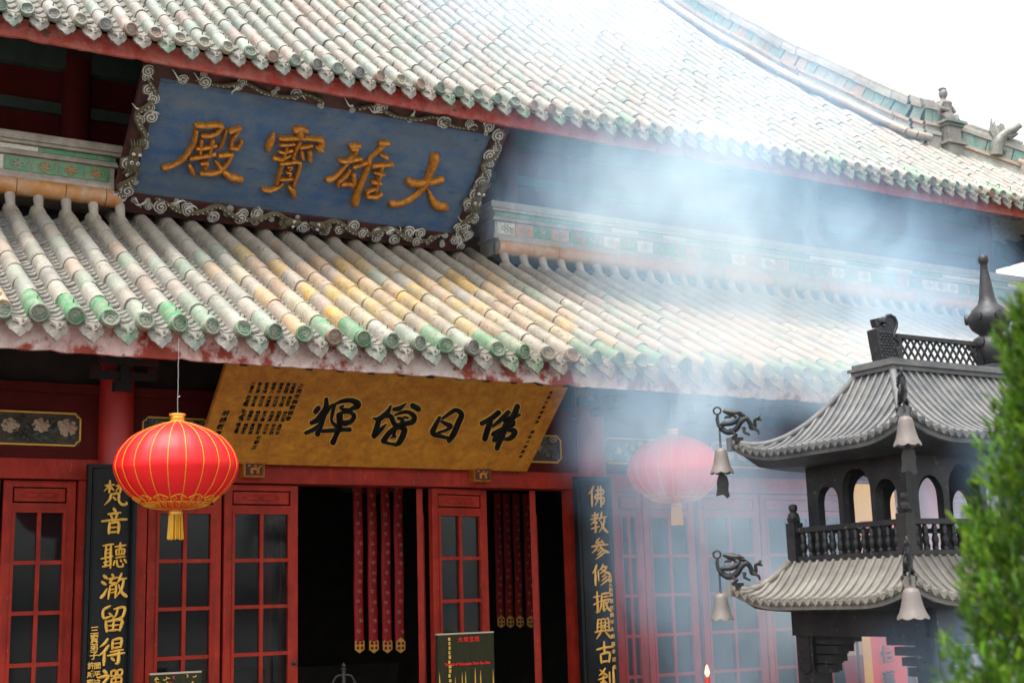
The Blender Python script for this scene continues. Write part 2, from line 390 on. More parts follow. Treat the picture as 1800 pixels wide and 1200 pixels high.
def disc_mesh(r, col, seed):
    rd = random.Random(seed); mb = MB()
    pr = [(r * 1.0, 0.03), (r * 1.07, 0.0), (r * 1.07, -0.012), (r * 0.97, -0.02), (r * 0.80, -0.02), (r * 0.76, -0.010), (0.0001, -0.008)]
    mb.lathe(pr, (0, 0, 0), 20, 0, col, True, axis=(0, 1, 0))
    dk = tuple(c * 0.75 for c in col)
    # coiled dragon relief
    a0 = rd.uniform(0, 6.28)
    pts = []
    for i in range(26):
        t = i / 25; a = a0 + t * 9.5; rr = r * (0.12 + 0.56 * t)
        pts.append((math.cos(a) * rr, -0.010, math.sin(a) * rr))
    mb.tube(pts, r * 0.085, 5, 0, dk)
    for i in range(9):
        a = rd.uniform(0, 6.28); rr = r * rd.uniform(0.3, 0.68)
        mb.ball((math.cos(a) * rr, -0.010, math.sin(a) * rr), r * 0.11, 6, 0, col)
    return mb.mesh('round_eave_tile', [M['tile']])
def drip_mesh(wd, h, col, seed):
    rd = random.Random(seed); mb = MB()
    # leaf-shaped apron: concave top edge, scalloped sides, pointed tip
    top = [(-1 + 2 * i / 8, 0.18 - 0.20 * (1 - (-1 + 2 * i / 8) ** 2)) for i in range(9)]
    side = [(0.97, -0.12), (0.93, -0.34), (0.80, -0.46), (0.70, -0.64), (0.48, -0.72), (0.28, -0.90), (0.0, -1.08)]
    out = top + side + [(-x, z) for x, z in side[-2::-1]]
    hw = wd / 2
    P = [(x * hw, -0.02 * (1 - x * x) - 0.10 * max(0, -z) * h, z * h) for x, z in out]
    c0 = (0, -0.035, -0.35 * h)
    n = len(P)
    th = Vector((0, 0.016, 0))
    vs = [Vector(c0)] + [Vector(p) for p in P] + [Vector(p) + th for p in P] + [Vector(c0) + th * 2]
    fs = []
    for i in range(n):
        j = (i + 1) % n
        fs.append((0, 1 + j, 1 + i)); fs.append((1 + i, 1 + j, 1 + n + j, 1 + n + i)); fs.append((2 * n + 1, 1 + n + i, 1 + n + j))
    mb.add(vs, fs, 0, col)
    for q in range(4):          # scrolling relief
        s = -1 if q % 2 else 1
        pts = [(s * hw * (0.15 + 0.5 * t) * (1 - 0.2 * q / 3), -0.034, h * (-0.10 - 0.22 * (q // 2) - 0.28 * math.sin(t * 3.0 + q) * (0.5 + 0.3 * t))) for t in [k / 6 for k in range(7)]]
        mb.tube(pts, 0.006, 5, 0, tuple(c * 0.9 for c in col))
    # the pan lip above it
    vs = []; k5 = 7
    for (yy, zz) in ((-0.012, 0.006), (0.09, 0.035), (-0.012, -0.008)):
        for k in range(k5):
            q = -1 + 2 * k / (k5 - 1); vs.append((hw * 0.95 * q, yy, zz + h * (0.18 - 0.20 * (1 - q * q))))
    mb.add(vs, [(k, k + 1, k5 + k + 1, k5 + k) for k in range(k5 - 1)] + [(2 * k5 + k, 2 * k5 + k + 1, k + 1, k) for k in range(k5 - 1)], 0, (0.33, 0.315, 0.28))
    return mb.mesh('drip_tile', [M['tile']])

def roof(tag, parent_name, y0, prof, xs, umax_of, r, L, pal, ex, disc_cols, drip_cols, dw, dh, vis):
    cov = MB(); pans = MB()
    for i, x in enumerate(xs):
        um = umax_of(x)
        if um > 0.1: cover_tiles(cov, x, y0, prof, um, r, L, pal)
        if i + 1 < len(xs):
            um = min(umax_of(x), umax_of(xs[i + 1]))
            if um > 0.1: pan_tiles(pans, x + r * 0.85, xs[i + 1] - r * 0.85, y0 + 0.02, prof, um, ex)
    ro = part(cov, parent_name, M['tile'], hall)
    sub = pans.build('pan_tiles', M['pan'], ro)
    dm = [disc_mesh(r, c, k) for k, c in enumerate(disc_cols)]
    pm = [drip_mesh(dw, dh, c, k) for k, c in enumerate(drip_cols)]
    z0 = prof(0)
    for i, x in enumerate(xs):
        if not (vis[0] < x < vis[1]): continue
        o = bpy.data.objects.new('round_eave_tile', random.choice(dm[:3] if tag == 'low' and x < 3.4 else dm)); COL.objects.link(o); o.parent = ro
        o.location = (x, y0 - 0.012, z0 - 0.004); o.rotation_euler = (R(-14), random.uniform(0, 6.28), 0)
        if i + 1 < len(xs):
            d = bpy.data.objects.new('drip_tile', random.choice(pm)); COL.objects.link(d); d.parent = ro
            d.location = ((x + xs[i + 1]) / 2, y0 + 0.015 + random.uniform(-0.006, 0.006), z0 - 0.048 + random.uniform(-0.006, 0.006))
            d.rotation_euler = (R(-8 + random.uniform(-5, 5)), R(random.uniform(-3, 3)), R(random.uniform(-3, 3)))
    return ro

# ---- lower roof
LY0, LZ0 = 8.5, 3.455
def prof_low(u): return LZ0 + 0.535 * u + 0.009 * u * u
def umax_low(x):
    full = 2.47
    if 2.72 < x < 6.5: full = 2.80
    if x > XR + 0.1: full = max(0.0, 2.5 - (x - XR - 0.1))
    return full
sp = 0.2205
x_first = at(68, 547, LY0).x
xs_low = [x_first + sp * k for k in range(-15, 70) if x_first + sp * k < 16.6]
DC = [(0.06, 0.20, 0.09), (0.08, 0.18, 0.10), (0.14, 0.21, 0.14), (0.16, 0.145, 0.11), (0.10, 0.105, 0.09), (0.24, 0.15, 0.09)]
PC = [(0.165, 0.16, 0.135), (0.13, 0.175, 0.135), (0.185, 0.15, 0.12), (0.08, 0.165, 0.095), (0.15, 0.14, 0.12)]
lower_roof = roof('low', 'lower_roof', LY0, prof_low, xs_low, umax_low, 0.058, 0.32, pal_low, 0.075, DC, PC, 0.175, 0.125, (0.6, 9.6))

# ---- upper roof
UY0, UZ0 = 9.8, 6.035
def prof_up(u): return UZ0 + 0.75 * u + 0.02 * u * u
HIP = [(15.3, 9.75), (14.18, 10.73), (12.98, 11.21), (12.70, 11.29), (12.43, 11.89), (12.05, 12.52), (11.93, 13.08), (11.74, 13.75), (11.65, 14.88), (11.55, 16.6)]
def hip_y(x):
    for (xa, ya), (xb, yb) in zip(HIP, HIP[1:]):
        if xb <= x <= xa: return ya + (yb - ya) * (xa - x) / (xa - xb)
    return 16.6 if x < HIP[-1][0] else 9.8
def umax_up(x): return hip_y(x) - UY0
su = 0.1925
x_first = at(273, 55, UY0).x
xs_up = [x_first + su * k for k in range(-24, 70) if x_first + su * k < 15.25]
upper_roof = roof('up', 'upper_roof', UY0, prof_up, xs_up, umax_up, 0.05, 0.27, pal_up, 0.12,
                  [(0.10, 0.20, 0.14), (0.14, 0.22, 0.18), (0.15, 0.16, 0.16), (0.30, 0.17, 0.12), (0.30, 0.28, 0.2)], PC, 0.15, 0.11, (0.9, 15.2))

# ---- eave boards and soffits
def fascia(name, y, z0, z1, xa, xb, mt, parent):
    mb = MB()
    x = xa; rd = random.Random(3)
    n = int((xb - xa) / 0.06)
    # slightly ragged lower edge, split into lengths
    bot = [z0 + rd.uniform(-0.004, 0.004) + (0.010 if rd.random() < 0.06 else 0) for i in range(n + 1)]
    vs = []
    for i in range(n + 1):
        xx = xa + (xb - xa) * i / n
        vs += [(xx, y, bot[i]), (xx, y, z1), (xx, y + 0.035, bot[i]), (xx, y + 0.035, z1)]
    fs = []
    for i in range(n):
        a = 4 * i; b = a + 4
        fs += [(a, b, b + 1, a + 1), (a + 2, a + 3, b + 3, b + 2), (a, a + 2, b + 2, b), (a + 1, b + 1, b + 3, a + 3)]
    mb.add(vs, fs)
    o = mb.build(name, mt, None); o.parent = parent
    return o
fascia('eave_board', 8.60, 3.235, 3.43, XL, 16.5, M['eave_low'], lower_roof)
fascia('eave_board', 9.90, 5.845, 6.0, XL, 15.2, M['eave_up'], upper_roof)
# rafters and boarded soffits
def soffit(parent, y0, z0, y1, z1, xa, xb, slope):
    mb = MB()
    mb.obox((xa, y0, z0 + 0.09), (xb - xa, 0, 0), (0, y1 - y0, (z1 - z0)), (0, 0, 0.03))
    x = xa + 0.1
    while x < xb:
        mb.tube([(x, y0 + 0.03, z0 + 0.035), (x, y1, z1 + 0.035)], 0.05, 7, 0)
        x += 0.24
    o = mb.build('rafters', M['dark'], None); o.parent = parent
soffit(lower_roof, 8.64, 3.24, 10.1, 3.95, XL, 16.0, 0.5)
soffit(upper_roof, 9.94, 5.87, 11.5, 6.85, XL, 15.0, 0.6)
mb = MB(); mb.box(15.28, 15.315, 9.94, 17.0, 5.98, 6.15)
mb.add([(15.28, 9.95, 6.02), (15.28, 17.0, 6.02), (14.18, 17.0, 6.85), (14.18, 9.95, 6.85)], [(0, 1, 2, 3)])
y_ = 10.1
while y_ < 16.8:
    mb.tube([(15.27, y_, 5.99), (14.2, y_, 6.80)], 0.05, 7, 0); y_ += 0.26
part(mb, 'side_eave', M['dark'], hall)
mb = MB(); rowsv = []
for (hx, hy) in HIP[1:]:
    hz = prof_up(hy - UY0); rowsv += [(hx, hy, hz - 0.1), ((hx + 15.35) / 2, hy, (hz + 6.15) / 2 - 0.3), (15.35, hy, 6.155)]
mb.add(rowsv, [(i * 3 + k, i * 3 + k + 1, (i + 1) * 3 + k + 1, (i + 1) * 3 + k) for i in range(len(HIP) - 2) for k in range(2)], 0, None, True)
part(mb, 'side_roof', M['pan'], hall)
# closing plank under the tiles (back of the roof)
mb = MB(); mb.obox((XL, 8.65, 3.34), (16.0 - XL, 0, 0), (0, 2.4, 0.52 * 2.4), (0, 0, 0.02)); part(mb, 'roof_deck', M['dark'], hall)
mb = MB()
for j in range(20):
    ya = 9.97 + 6.6 * j / 20; yb = 9.97 + 6.6 * (j + 1) / 20
    xa = 15.1
    for (x0_, y0_), (x1_, y1_) in zip(HIP, HIP[1:]):
        if y0_ <= ya <= y1_: xa = x0_ + (x1_ - x0_) * (ya - y0_) / (y1_ - y0_ + 1e-9)
    xa -= 0.1
    mb.add([(XL, ya, prof_up(ya - UY0) - 0.13), (xa, ya, prof_up(ya - UY0) - 0.13), (xa, yb, prof_up(yb - UY0) - 0.13), (XL, yb, prof_up(yb - UY0) - 0.13)], [(0, 1, 2, 3)])
part(mb, 'roof_deck', M['dark'], hall)

# ---- dragon beasts / ridge on the right of the upper roof
def ridge_run(mb, pts, w):
    """layered ridge along a list of (x,y,z) base points"""
    for i in range(len(pts) - 1):
        a = Vector(pts[i]); b = Vector(pts[i + 1])
        for (h0, h1, ww, mt, col) in ((-0.1, 0.10, w, 0, (0.42, 0.38, 0.33)), (0.10, 0.15, w * 1.25, 0, (0.36, 0.42, 0.36)), (0.15, 0.22, w * 0.95, 0, (0.40, 0.37, 0.32)),
                                      (0.22, 0.26, w * 1.2, 0, (0.52, 0.36, 0.26)), (0.44, 0.49, w * 1.2, 0, (0.40, 0.38, 0.35)), (0.49, 0.54, w * 0.95, 0, (0.46, 0.43, 0.37))):
            mb.bar(a + Vector((0, 0, (h0 + h1) / 2)), b + Vector((0, 0, (h0 + h1) / 2)), ww, h1 - h0, mt, col)
        n = max(1, round((b - a).length / 0.17))
        for k in range(n):
            p = a.lerp(b, (k + 0.03) / n); q = a.lerp(b, (k + 0.97) / n)
            mb.bar(p + Vector((0, 0, 0.35)), q + Vector((0, 0, 0.35)), w * 1.0, 0.18, 0, jit(random.choice([(0.12, 0.30, 0.24), (0.10, 0.26, 0.22), (0.16, 0.32, 0.26), (0.30, 0.36, 0.30), (0.42, 0.30, 0.2)]), 0.12))
        n = max(1, round((b - a).length / 0.27))
        for k in range(n):
            p = a.lerp(b, k / n); q = a.lerp(b, (k + 1) / n)
            mb.tube([p + Vector((0, 0, 0.56)), q + Vector((0, 0, 0.56))], [0.062, 0.058], 8, 0, pal_up(0, 1, False))
            mb.tube([p + Vector((-w * 0.85, -0.06, 0.07)), q + Vector((-w * 0.85, -0.06, 0.07))], [0.055, 0.052], 8, 0, jit(random.choice([(0.52, 0.36, 0.27), (0.50, 0.40, 0.30), (0.44, 0.42, 0.36)])))
hp = [(x, y, prof_up(y - UY0)) for x, y in HIP]
mb = MB(); main = cr([hp[i] for i in (9, 8, 7, 6, 5, 4, 3)] + [(13.0, 11.17, prof_up(11.17 - UY0) + 0.02)], 3)
ridge_run(mb, [(p[0] + 0.12, p[1], p[2] + 0.02) for p in main], 0.20)
vr = part(mb, 'hip_ridge', M['tile'], hall)
mb = MB(); ridge_run(mb, [(p[0] + 0.12, p[1], p[2] - 0.14) for p in [(13.15, 11.15, prof_up(1.35) + 0.0), (13.5, 11.05, prof_up(1.25) + 0.0), (14.1, 10.75, prof_up(0.95))]], 0.17)
part(mb, 'corner_ridge', M['tile'], hall)
mb = MB()
for p, q in zip(cr([(14.1, 10.75, prof_up(0.95) + 0.02), (14.8, 10.2, prof_up(0.45) + 0.03), (15.35, 9.72, UZ0 + 0.14)], 4), cr([(14.1, 10.75, prof_up(0.95) + 0.02), (14.8, 10.2, prof_up(0.45) + 0.03), (15.35, 9.72, UZ0 + 0.14)], 4)[1:]):
    mb.bar(p, q, 0.2, 0.26, 0, (0.42, 0.38, 0.33)); mb.tube([Vector(p) + Vector((0, 0, 0.16)), Vector(q) + Vector((0, 0, 0.16))], 0.06, 8, 0, (0.5, 0.36, 0.27))
part(mb, 'corner_ridge', M['tile'], hall)
# pedestal and seated guardian at the ridge foot
bx, by = 13.24, 11.10; bz = prof_up(by - UY0) - 0.02
mb = MB()
mb.box(bx - 0.13, bx + 0.13, by - 0.14, by + 0.13, bz - 0.12, bz + 0.10, 0, (0.30, 0.285, 0.255))
mb.box(bx - 0.17, bx + 0.17, by - 0.18, by + 0.17, bz + 0.10, bz + 0.135, 0, (0.26, 0.245, 0.22))
mb.box(bx - 0.12, bx + 0.12, by - 0.13, by + 0.12, bz + 0.135, bz + 0.34, 0, (0.25, 0.235, 0.215))
mb.box(bx - 0.15, bx + 0.15, by - 0.16, by + 0.15, bz + 0.34, bz + 0.375, 0, (0.14, 0.20, 0.17))
mb.box(bx - 0.185, bx + 0.185, by - 0.195, by + 0.185, bz + 0.375, bz + 0.41, 0, (0.15, 0.22, 0.19))
ped = part(mb, 'ridge_pedestal', M['tile'], hall)
mb = MB(); gz = bz + 0.41; gc = (0.17, 0.163, 0.15); k_ = 0.62
def L_(pr): return [(a_ * k_, b_ * k_) for a_, b_ in pr]
def V_(a_, b_, c_): return (bx + a_ * k_, by + b_ * k_, gz + c_ * k_)
mb.lathe(L_([(0.19, 0), (0.20, 0.07), (0.19, 0.16), (0.15, 0.26), (0.15, 0.36), (0.17, 0.44), (0.11, 0.50), (0.055, 0.53), (0.055, 0.58)]), (bx, by, gz), 14, 0, gc)
mb.ball(V_(0, -0.01, 0.66), 0.10 * k_, 10, 0, gc, (0.9, 1, 1.15))
for s in (-1, 1):
    mb.tube([V_(s * 0.15, 0, 0.44), V_(s * 0.22, -0.06, 0.30), V_(s * 0.08, -0.18, 0.22)], [0.055 * k_, 0.05 * k_, 0.04 * k_], 7, 0, gc)
    mb.tube([V_(s * 0.09, 0, 0.10), V_(s * 0.15, -0.17, 0.12), V_(s * 0.12, -0.22, -0.01)], [0.075 * k_, 0.07 * k_, 0.05 * k_], 7, 0, gc)
    mb.ball(V_(s * 0.06, 0, 0.76), 0.035 * k_, 6, 0, gc)
mb.tube([V_(-0.17, 0, 0.0), V_(-0.24, -0.05, 0.25), V_(-0.15, -0.1, 0.42)], [0.05 * k_, 0.06 * k_, 0.03 * k_], 6, 0, gc)
mb.lathe(L_([(0.06, 0), (0.09, 0.025), (0.05, 0.06), (0.0001, 0.09)]), V_(0, 0, 0.735), 8, 0, gc)
o = mb.build('guardian_figure', M['tile'], None); o.parent = ped
# the ridge beast lower down
ex_, ey_, ez_ = 13.88, 10.80, 7.09
mb = MB(); bc = (0.13, 0.165, 0.145)
def BP(s_, h): return (ex_ + s_ * 0.56, ey_ - s_ * 0.4, ez_ + h * 0.72)
mb.tube([BP(-0.10, -0.1), BP(-0.08, 0.08), BP(0.0, 0.20), BP(0.10, 0.30), BP(0.22, 0.36)], [0.085, 0.09, 0.08, 0.065, 0.05], 9, 0, bc)
mb.tube([BP(0.12, 0.30), BP(0.26, 0.36), BP(0.38, 0.44), BP(0.42, 0.40)], [0.06, 0.055, 0.04, 0.02], 8, 0, bc)
mb.tube([BP(0.14, 0.24), BP(0.26, 0.26), BP(0.34, 0.29)], [0.04, 0.03, 0.012], 7, 0, bc)
for k in range(5):
    mb.tube([BP(-0.06 + 0.03 * k, 0.20 + 0.03 * k), BP(-0.14 + 0.05 * k, 0.36 + 0.03 * k), BP(-0.12 + 0.05 * k, 0.60 - 0.06 * k)], [0.045, 0.03, 0.008], 6, 0, bc)
for k in range(7):
    mb.ball(BP(-0.04 + 0.10 * random.random(), -0.02 + 0.05 * k), 0.042, 6, 0, jit(bc, 0.2))
part(mb, 'ridge_beast', M['tile'], hall)

# ---- ridge band at the top of the lower roof (two runs with the plaque between)
def band(xa, xb, endl, endr):
    mb = MB()
    yf = 11.0
    def run(z0, z1, proj, mt, x0=xa, x1=xb, col=None):
        mb.box(x0 - (proj if endl else 0), x1 + (proj if endr else 0), yf - proj, 11.60, z0, z1, mt, col)
    run(4.96, 5.112, 0.0, 0)
    run(5.112, 5.135, 0.035, 0); run(5.137, 5.155, 0.02, 0); run(5.155, 5.295, 0.0, 0); run(5.297, 5.315, 0.035, 0); run(5.315, 5.34, 0.018, 0); run(5.34, 5.388, 0.006, 0)
    run(5.39, 5.415, 0.05, 0); run(5.415, 5.47, 0.075, 0); run(5.47, 5.49, 0.045, 0)
    # flower tiles
    rd = random.Random(int(xa * 100)); x = xa + 0.02
    while x + 0.21 < xb:
        k = rd.choices([1, 2, 3], [6, 2.5, 1.2])[0]
        if xa > 5: k = rd.choices([1, 2, 3], [4, 5, 1.5])[0]
        mb.box(x + 0.008, x + 0.207, yf - 0.008, yf, 5.168, 5.284, k)
        if rd.random() < 0.35: mb.box(x + 0.15, x + 0.2, yf - 0.0095, yf - 0.0075, 5.175, 5.24, 3)
        cx = x + 0.107; cz = 5.226; pc = 3 if (k == 1 and rd.random() < 0.3) else 0
        for q in range(4):
            a = q * math.pi / 2
            px = 0.040 if q % 2 == 0 else 0.0; pz = 0.028 if q % 2 else 0.0
            ctr = Vector((cx + math.cos(a) * 0.034, yf - 0.013, cz + math.sin(a) * 0.024))
            ring = [ctr + Vector((math.cos(t) * 0.022, 0, math.sin(t) * 0.017)) for t in [i * math.pi / 4 for i in range(9)]]
            mb.tube(ring, 0.0055, 5, pc, None, False)
        mb.ball((cx, yf - 0.012, cz), 0.012, 8, pc)
        x += 0.213
    # green and white glazed strip
    x = xa
    while x < xb - 0.05:
        l = rd.uniform(0.17, 0.36); x1 = min(x + l, xb)
        mb.box(x, x1 - 0.006, yf - 0.016, yf - 0.004, 5.345, 5.384, rd.choices([1, 2], [3, 2])[0]); x = x1
    # round tube below, in lengths, and mortar necks down to the tile rows
    x = xa
    while x < xb - 0.03:
        l = rd.uniform(0.30, 0.40); x1 = min(x + l, xb)
        mb.tube([(x, 10.97, 5.022), (x1 - 0.006, 10.97, 5.022)], 0.079 + rd.uniform(-0.002, 0.002), 16, rd.choices([3, 0], [9, 1.5])[0]); x = x1
    if endr: mb.ball((xb, 10.97, 5.022), 0.079, 14, 3)
    mb.box(xa, xb, 10.93, 11.05, 5.075, 5.113, 0)
    o = part(mb, 'ridge_band', [M['dusty'], M['greenglaze'], M['white'], M['orangeglaze'], M['dragon']], hall)
    nk = MB()
    for x in xs_low:
        if xa - 0.05 < x < xb + 0.05:
            nk.tube([(x, 10.85, prof_low(2.35) + 0.005), (x, 10.91, prof_low(2.41) + 0.045), (x, 10.97, 4.965)], [0.058, 0.036, 0.045], 8, 0)
    s = nk.build('mortar_neck', M['dusty'], None); s.parent = o
band(XL, 2.72, False, True)
band(6.44, XR + 0.25, True, True)
mb = MB(); mb.box(XL, XR + 0.2, 11.3, 11.5, 4.6, 5.2); part(mb, 'roof_back_wall', M['dark'], hall)

# ---- upper wall under the upper eave
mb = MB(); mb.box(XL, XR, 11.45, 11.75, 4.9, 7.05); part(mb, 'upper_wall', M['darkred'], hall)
mb = MB(); mb.box(XL, XR + 0.05, 11.39, 11.448, 5.85, 5.95); mb.box(XL, XR, 11.35, 11.447, 6.25, 6.45); part(mb, 'upper_beam', M['greenbeam'], hall)
for x in (-1.0, 2.47, 6.83, 11.05, 14.12):
    mb = MB(); mb.lathe([(0.13, 0), (0.13, 2.3)], (x, 11.42, 4.9), 16); part(mb, 'upper_column', M['darkred'], hall)
def bracket(x, y, z, s):
    mb = MB()
    mb.box(x - 0.09 * s, x + 0.09 * s, y - 0.1 * s, y + 0.1, z, z + 0.1 * s)
    for k in range(3):
        yy = y - 0.16 * s * (k + 1); zz = z + (0.10 + 0.13 * k) * s
        mb.box(x - 0.045 * s, x + 0.045 * s, yy, y + 0.1, zz, zz + 0.1 * s)
        mb.box(x - (0.34 - 0.04 * k) * s, x + (0.34 - 0.04 * k) * s, yy + 0.02 * s, yy + 0.1 * s, zz + 0.01, zz + 0.09 * s)
        for q in (-1, 0, 1): mb.box(x + q * (0.28 - 0.04 * k) * s - 0.05 * s, x + q * (0.28 - 0.04 * k) * s + 0.05 * s, yy + 0.004 * s, yy + 0.12 * s, zz + 0.092 * s, zz + 0.14 * s)
    part(mb, 'bracket_set', M['brkt'], hall)
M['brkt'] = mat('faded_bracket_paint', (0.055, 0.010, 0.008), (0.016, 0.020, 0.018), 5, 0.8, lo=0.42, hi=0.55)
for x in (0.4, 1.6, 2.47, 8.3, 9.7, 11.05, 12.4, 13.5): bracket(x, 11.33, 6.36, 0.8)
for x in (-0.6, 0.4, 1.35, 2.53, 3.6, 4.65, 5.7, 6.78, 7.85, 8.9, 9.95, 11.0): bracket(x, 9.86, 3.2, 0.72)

# ---- ground-floor facade
YD = 10.0
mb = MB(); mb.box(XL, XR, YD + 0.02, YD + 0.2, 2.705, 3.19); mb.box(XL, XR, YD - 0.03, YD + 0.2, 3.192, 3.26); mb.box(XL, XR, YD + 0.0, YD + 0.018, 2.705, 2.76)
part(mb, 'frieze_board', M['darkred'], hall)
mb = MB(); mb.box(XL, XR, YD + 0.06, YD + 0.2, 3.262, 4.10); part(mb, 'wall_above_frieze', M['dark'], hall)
mb = MB(); mb.box(XL, XR, YD - 0.05, YD + 0.16, 2.56, 2.703); part(mb, 'lintel', M['red'], hall)
COLX = [-1.72, 2.53, 6.78, 11.03, 14.0]
for x in COLX:
    mb = MB(); mb.lathe([(0.17, -0.02), (0.17, 0.08), (0.135, 0.10), (0.125, 3.6)], (x, YD - 0.03, 0), 24); part(mb, 'column', M['colred'], hall)
    mb = MB()
    mb.box(x - 0.25, x - 0.165, YD - 0.02, YD + 0.10, 0, 2.558); mb.box(x + 0.165, x + 0.25, YD - 0.02, YD + 0.10, 0, 2.558); mb.box(x - 0.163, x + 0.163, YD + 0.05, YD + 0.10, 0, 2.558)
    part(mb, 'jamb', M['red'], hall)

def carved_panel(x0, x1, z0, z1, kind, label=None):
    mb = MB(); y = YD + 0.02; c = 0.035
    mb.box(x0, x1, y - 0.006, y - 0.001, z0, z1, 0)
    outline = [(x0 + c, z0), (x1 - c, z0), (x1 - c * 0.7, z0 + c * 0.6), (x1, z0 + c), (x1, z1 - c), (x1 - c * 0.7, z1 - c * 0.6), (x1 - c, z1), (x0 + c, z1), (x0 + c * 0.7, z1 - c * 0.6), (x0, z1 - c), (x0, z0 + c), (x0 + c * 0.7, z0 + c * 0.6), (x0 + c, z0)]
    mb.tube([(a, y - 0.012, b) for a, b in outline], 0.008, 6, 1, None, False)
    rd = random.Random(int(x0 * 37)); 
    def flower(cx, cz, r):
        for ring, (n, rr, s) in enumerate(((8, r, 0.5), (6, r * 0.6, 0.42), (4, r * 0.25, 0.35))):
            for k in range(n):
                a = 2 * math.pi * k / n + ring * 0.4
                mb.ball((cx + math.cos(a) * rr, y - 0.02 - 0.012 * ring, cz + math.sin(a) * rr * 0.85), r * s, 8, 2, None, (1, 0.45, 0.8))
    wv = x1 - x0
    if kind == 'flower':
        for k in range(int(wv / 0.017)):
            cx = rd.uniform(x0 + 0.04, x1 - 0.04); cz = rd.uniform(z0 + 0.03, z1 - 0.03); a = rd.uniform(0, 3.14); l = rd.uniform(0.03, 0.055)
            mb.tube([(cx - math.cos(a) * l, y - 0.01, cz - math.sin(a) * l * 0.6), (cx, y - 0.024, cz), (cx + math.cos(a) * l, y - 0.01, cz + math.sin(a) * l * 0.6)], [0.006, 0.022, 0.004], 7, 3, None, True, 0.5)
        x = x0 + 0.10
        while x < x1 - 0.05:
            flower(x1 - (x - x0), (z0 + z1) / 2 + rd.uniform(-0.02, 0.03), rd.uniform(0.035, 0.055)); x += rd.uniform(0.16, 0.22)
    else:
        for k in range(int(wv / 0.012)):
            cx = rd.uniform(x0 + 0.03, x1 - 0.03); cz = rd.uniform(z0 + 0.03, z1 - 0.03); r0 = rd.uniform(0.02, 0.042); s = rd.choice((-1, 1)); a0 = rd.uniform(0, 6)
            pts = [(cx + math.cos(a0 + s * t) * r0 * (1 - t / 13), y - 0.012 - 0.0008 * t, cz + math.sin(a0 + s * t) * r0 * (1 - t / 13)) for t in [q * 0.6 for q in range(20)]]
            mb.tube(pts, 0.006, 5, rd.choices([4, 3, 2, 1], [4, 3, 2, 0.5])[0])
    part(mb, 'carved_panel', [M['carvdark'], M['gold'], M['petal'], M['leaf_carved'], M['cloudgrey']], hall)
M['cloudgrey'] = mat('grey_carving', (0.13, 0.125, 0.11), (0.2, 0.19, 0.17), 20, 0.7)
carved_panel(1.05, 2.28, 2.81, 3.045, 'flower')
carved_panel(2.74, 3.25, 2.81, 3.045, 'cloud')
carved_panel(6.03, 6.48, 2.80, 3.035, 'cloud')
carved_panel(6.95, 7.75, 2.81, 3.04, 'cloud')
carved_panel(8.2, 9.6, 2.81, 3.04, 'flower'); carved_panel(9.9, 10.7, 2.81, 3.04, 'cloud')

def door_leaf(x0, x1, rot=0.0, hinge=0, y=YD + 0.04, ztop=2.55, rows=(2.325, 1.968, 1.616, 1.260, 0.905), handle=0):
    """a leaf of red boards: carved top panel, two columns of panes, plank foot"""
    wv = x1 - x0
    root_loc = (x0 if hinge == 0 else x1, y, 0)
    sgn = 1 if hinge == 0 else -1
    def X(a): return a if hinge == 0 else a - wv
    mb = MB(); st = 0.062
    mb.box(X(0), X(st), -0.025, 0.025, 0.0, ztop); mb.box(X(wv - st), X(wv), -0.025, 0.025, 0.0, ztop)
    mb.box(X(st), X(wv - st), -0.023, 0.023, ztop - 0.045, ztop); mb.box(X(st), X(wv - st), -0.023, 0.023, 2.345, 2.39)
    mb.box(X(st), X(wv - st), -0.023, 0.023, 0.55, 0.62); mb.box(X(st), X(wv - st), -0.023, 0.023, 0.0, 0.09)
    mb.box(X(st), X(wv - st), -0.012, 0.012, 0.09, 0.55)
    # inner sash: a second thinner frame round the panes
    s2 = st + 0.022
    mb.box(X(st), X(s2), -0.034, 0.018, 0.62, 2.345); mb.box(X(wv - s2), X(wv - st), -0.034, 0.018, 0.62, 2.345)
    mb.box(X(s2), X(wv - s2), -0.034, 0.018, 2.322, 2.344); mb.box(X(s2), X(wv - s2), -0.034, 0.018, 0.621, 0.645)
    xm = wv / 2
    mb.box(X(xm - 0.014), X(xm + 0.014), -0.030, 0.014, 0.646, 2.321)
    for z in rows[1:]:
        mb.box(X(s2), X(xm - 0.0142), -0.029, 0.013, z - 0.014, z + 0.014); mb.box(X(xm + 0.0142), X(wv - s2), -0.029, 0.013, z - 0.014, z + 0.014)
    o = mb.build('door_leaf', M['red']); o.location = root_loc; o.rotation_euler = (0, 0, rot); keep(o, hall)
    p = MB(); p.box(X(st + 0.012), X(wv - st - 0.012), -0.018, 0.0, 2.402, 2.495)
    zc = 2.448
    pts = [(X(xm) + dx, -0.02, zc + dz) for dx, dz in ((-wv * 0.25, 0.012), (-wv * 0.18, -0.016), (-wv * 0.06, -0.018), (0, -0.006), (wv * 0.06, -0.018), (wv * 0.18, -0.016), (wv * 0.25, 0.012))]
    p.tube(cr(pts, 3), 0.006, 5); p.tube([(a, b, 2 * zc - c) for a, b, c in cr(pts, 3)], 0.005, 5)
    q = p.build('top_panel', M['red']); q.parent = o
    gl = MB(); gl.box(X(s2 - 0.005), X(wv - s2 + 0.005), -0.006, -0.002, 0.63, 2.335)
    q = gl.build('glass', M['glass']); q.parent = o
    if handle:
        h = MB(); hx = X(st / 2) if handle < 0 else X(wv - st / 2)
        h.lathe([(0.018, 0), (0.018, 0.006), (0.008, 0.008), (0.008, 0.02), (0.014, 0.024), (0.0001, 0.03)], (hx, -0.025, 1.18), 10, axis=(0, -1, 0))
        q = h.build('door_knob', M['iron']); q.parent = o
    return o
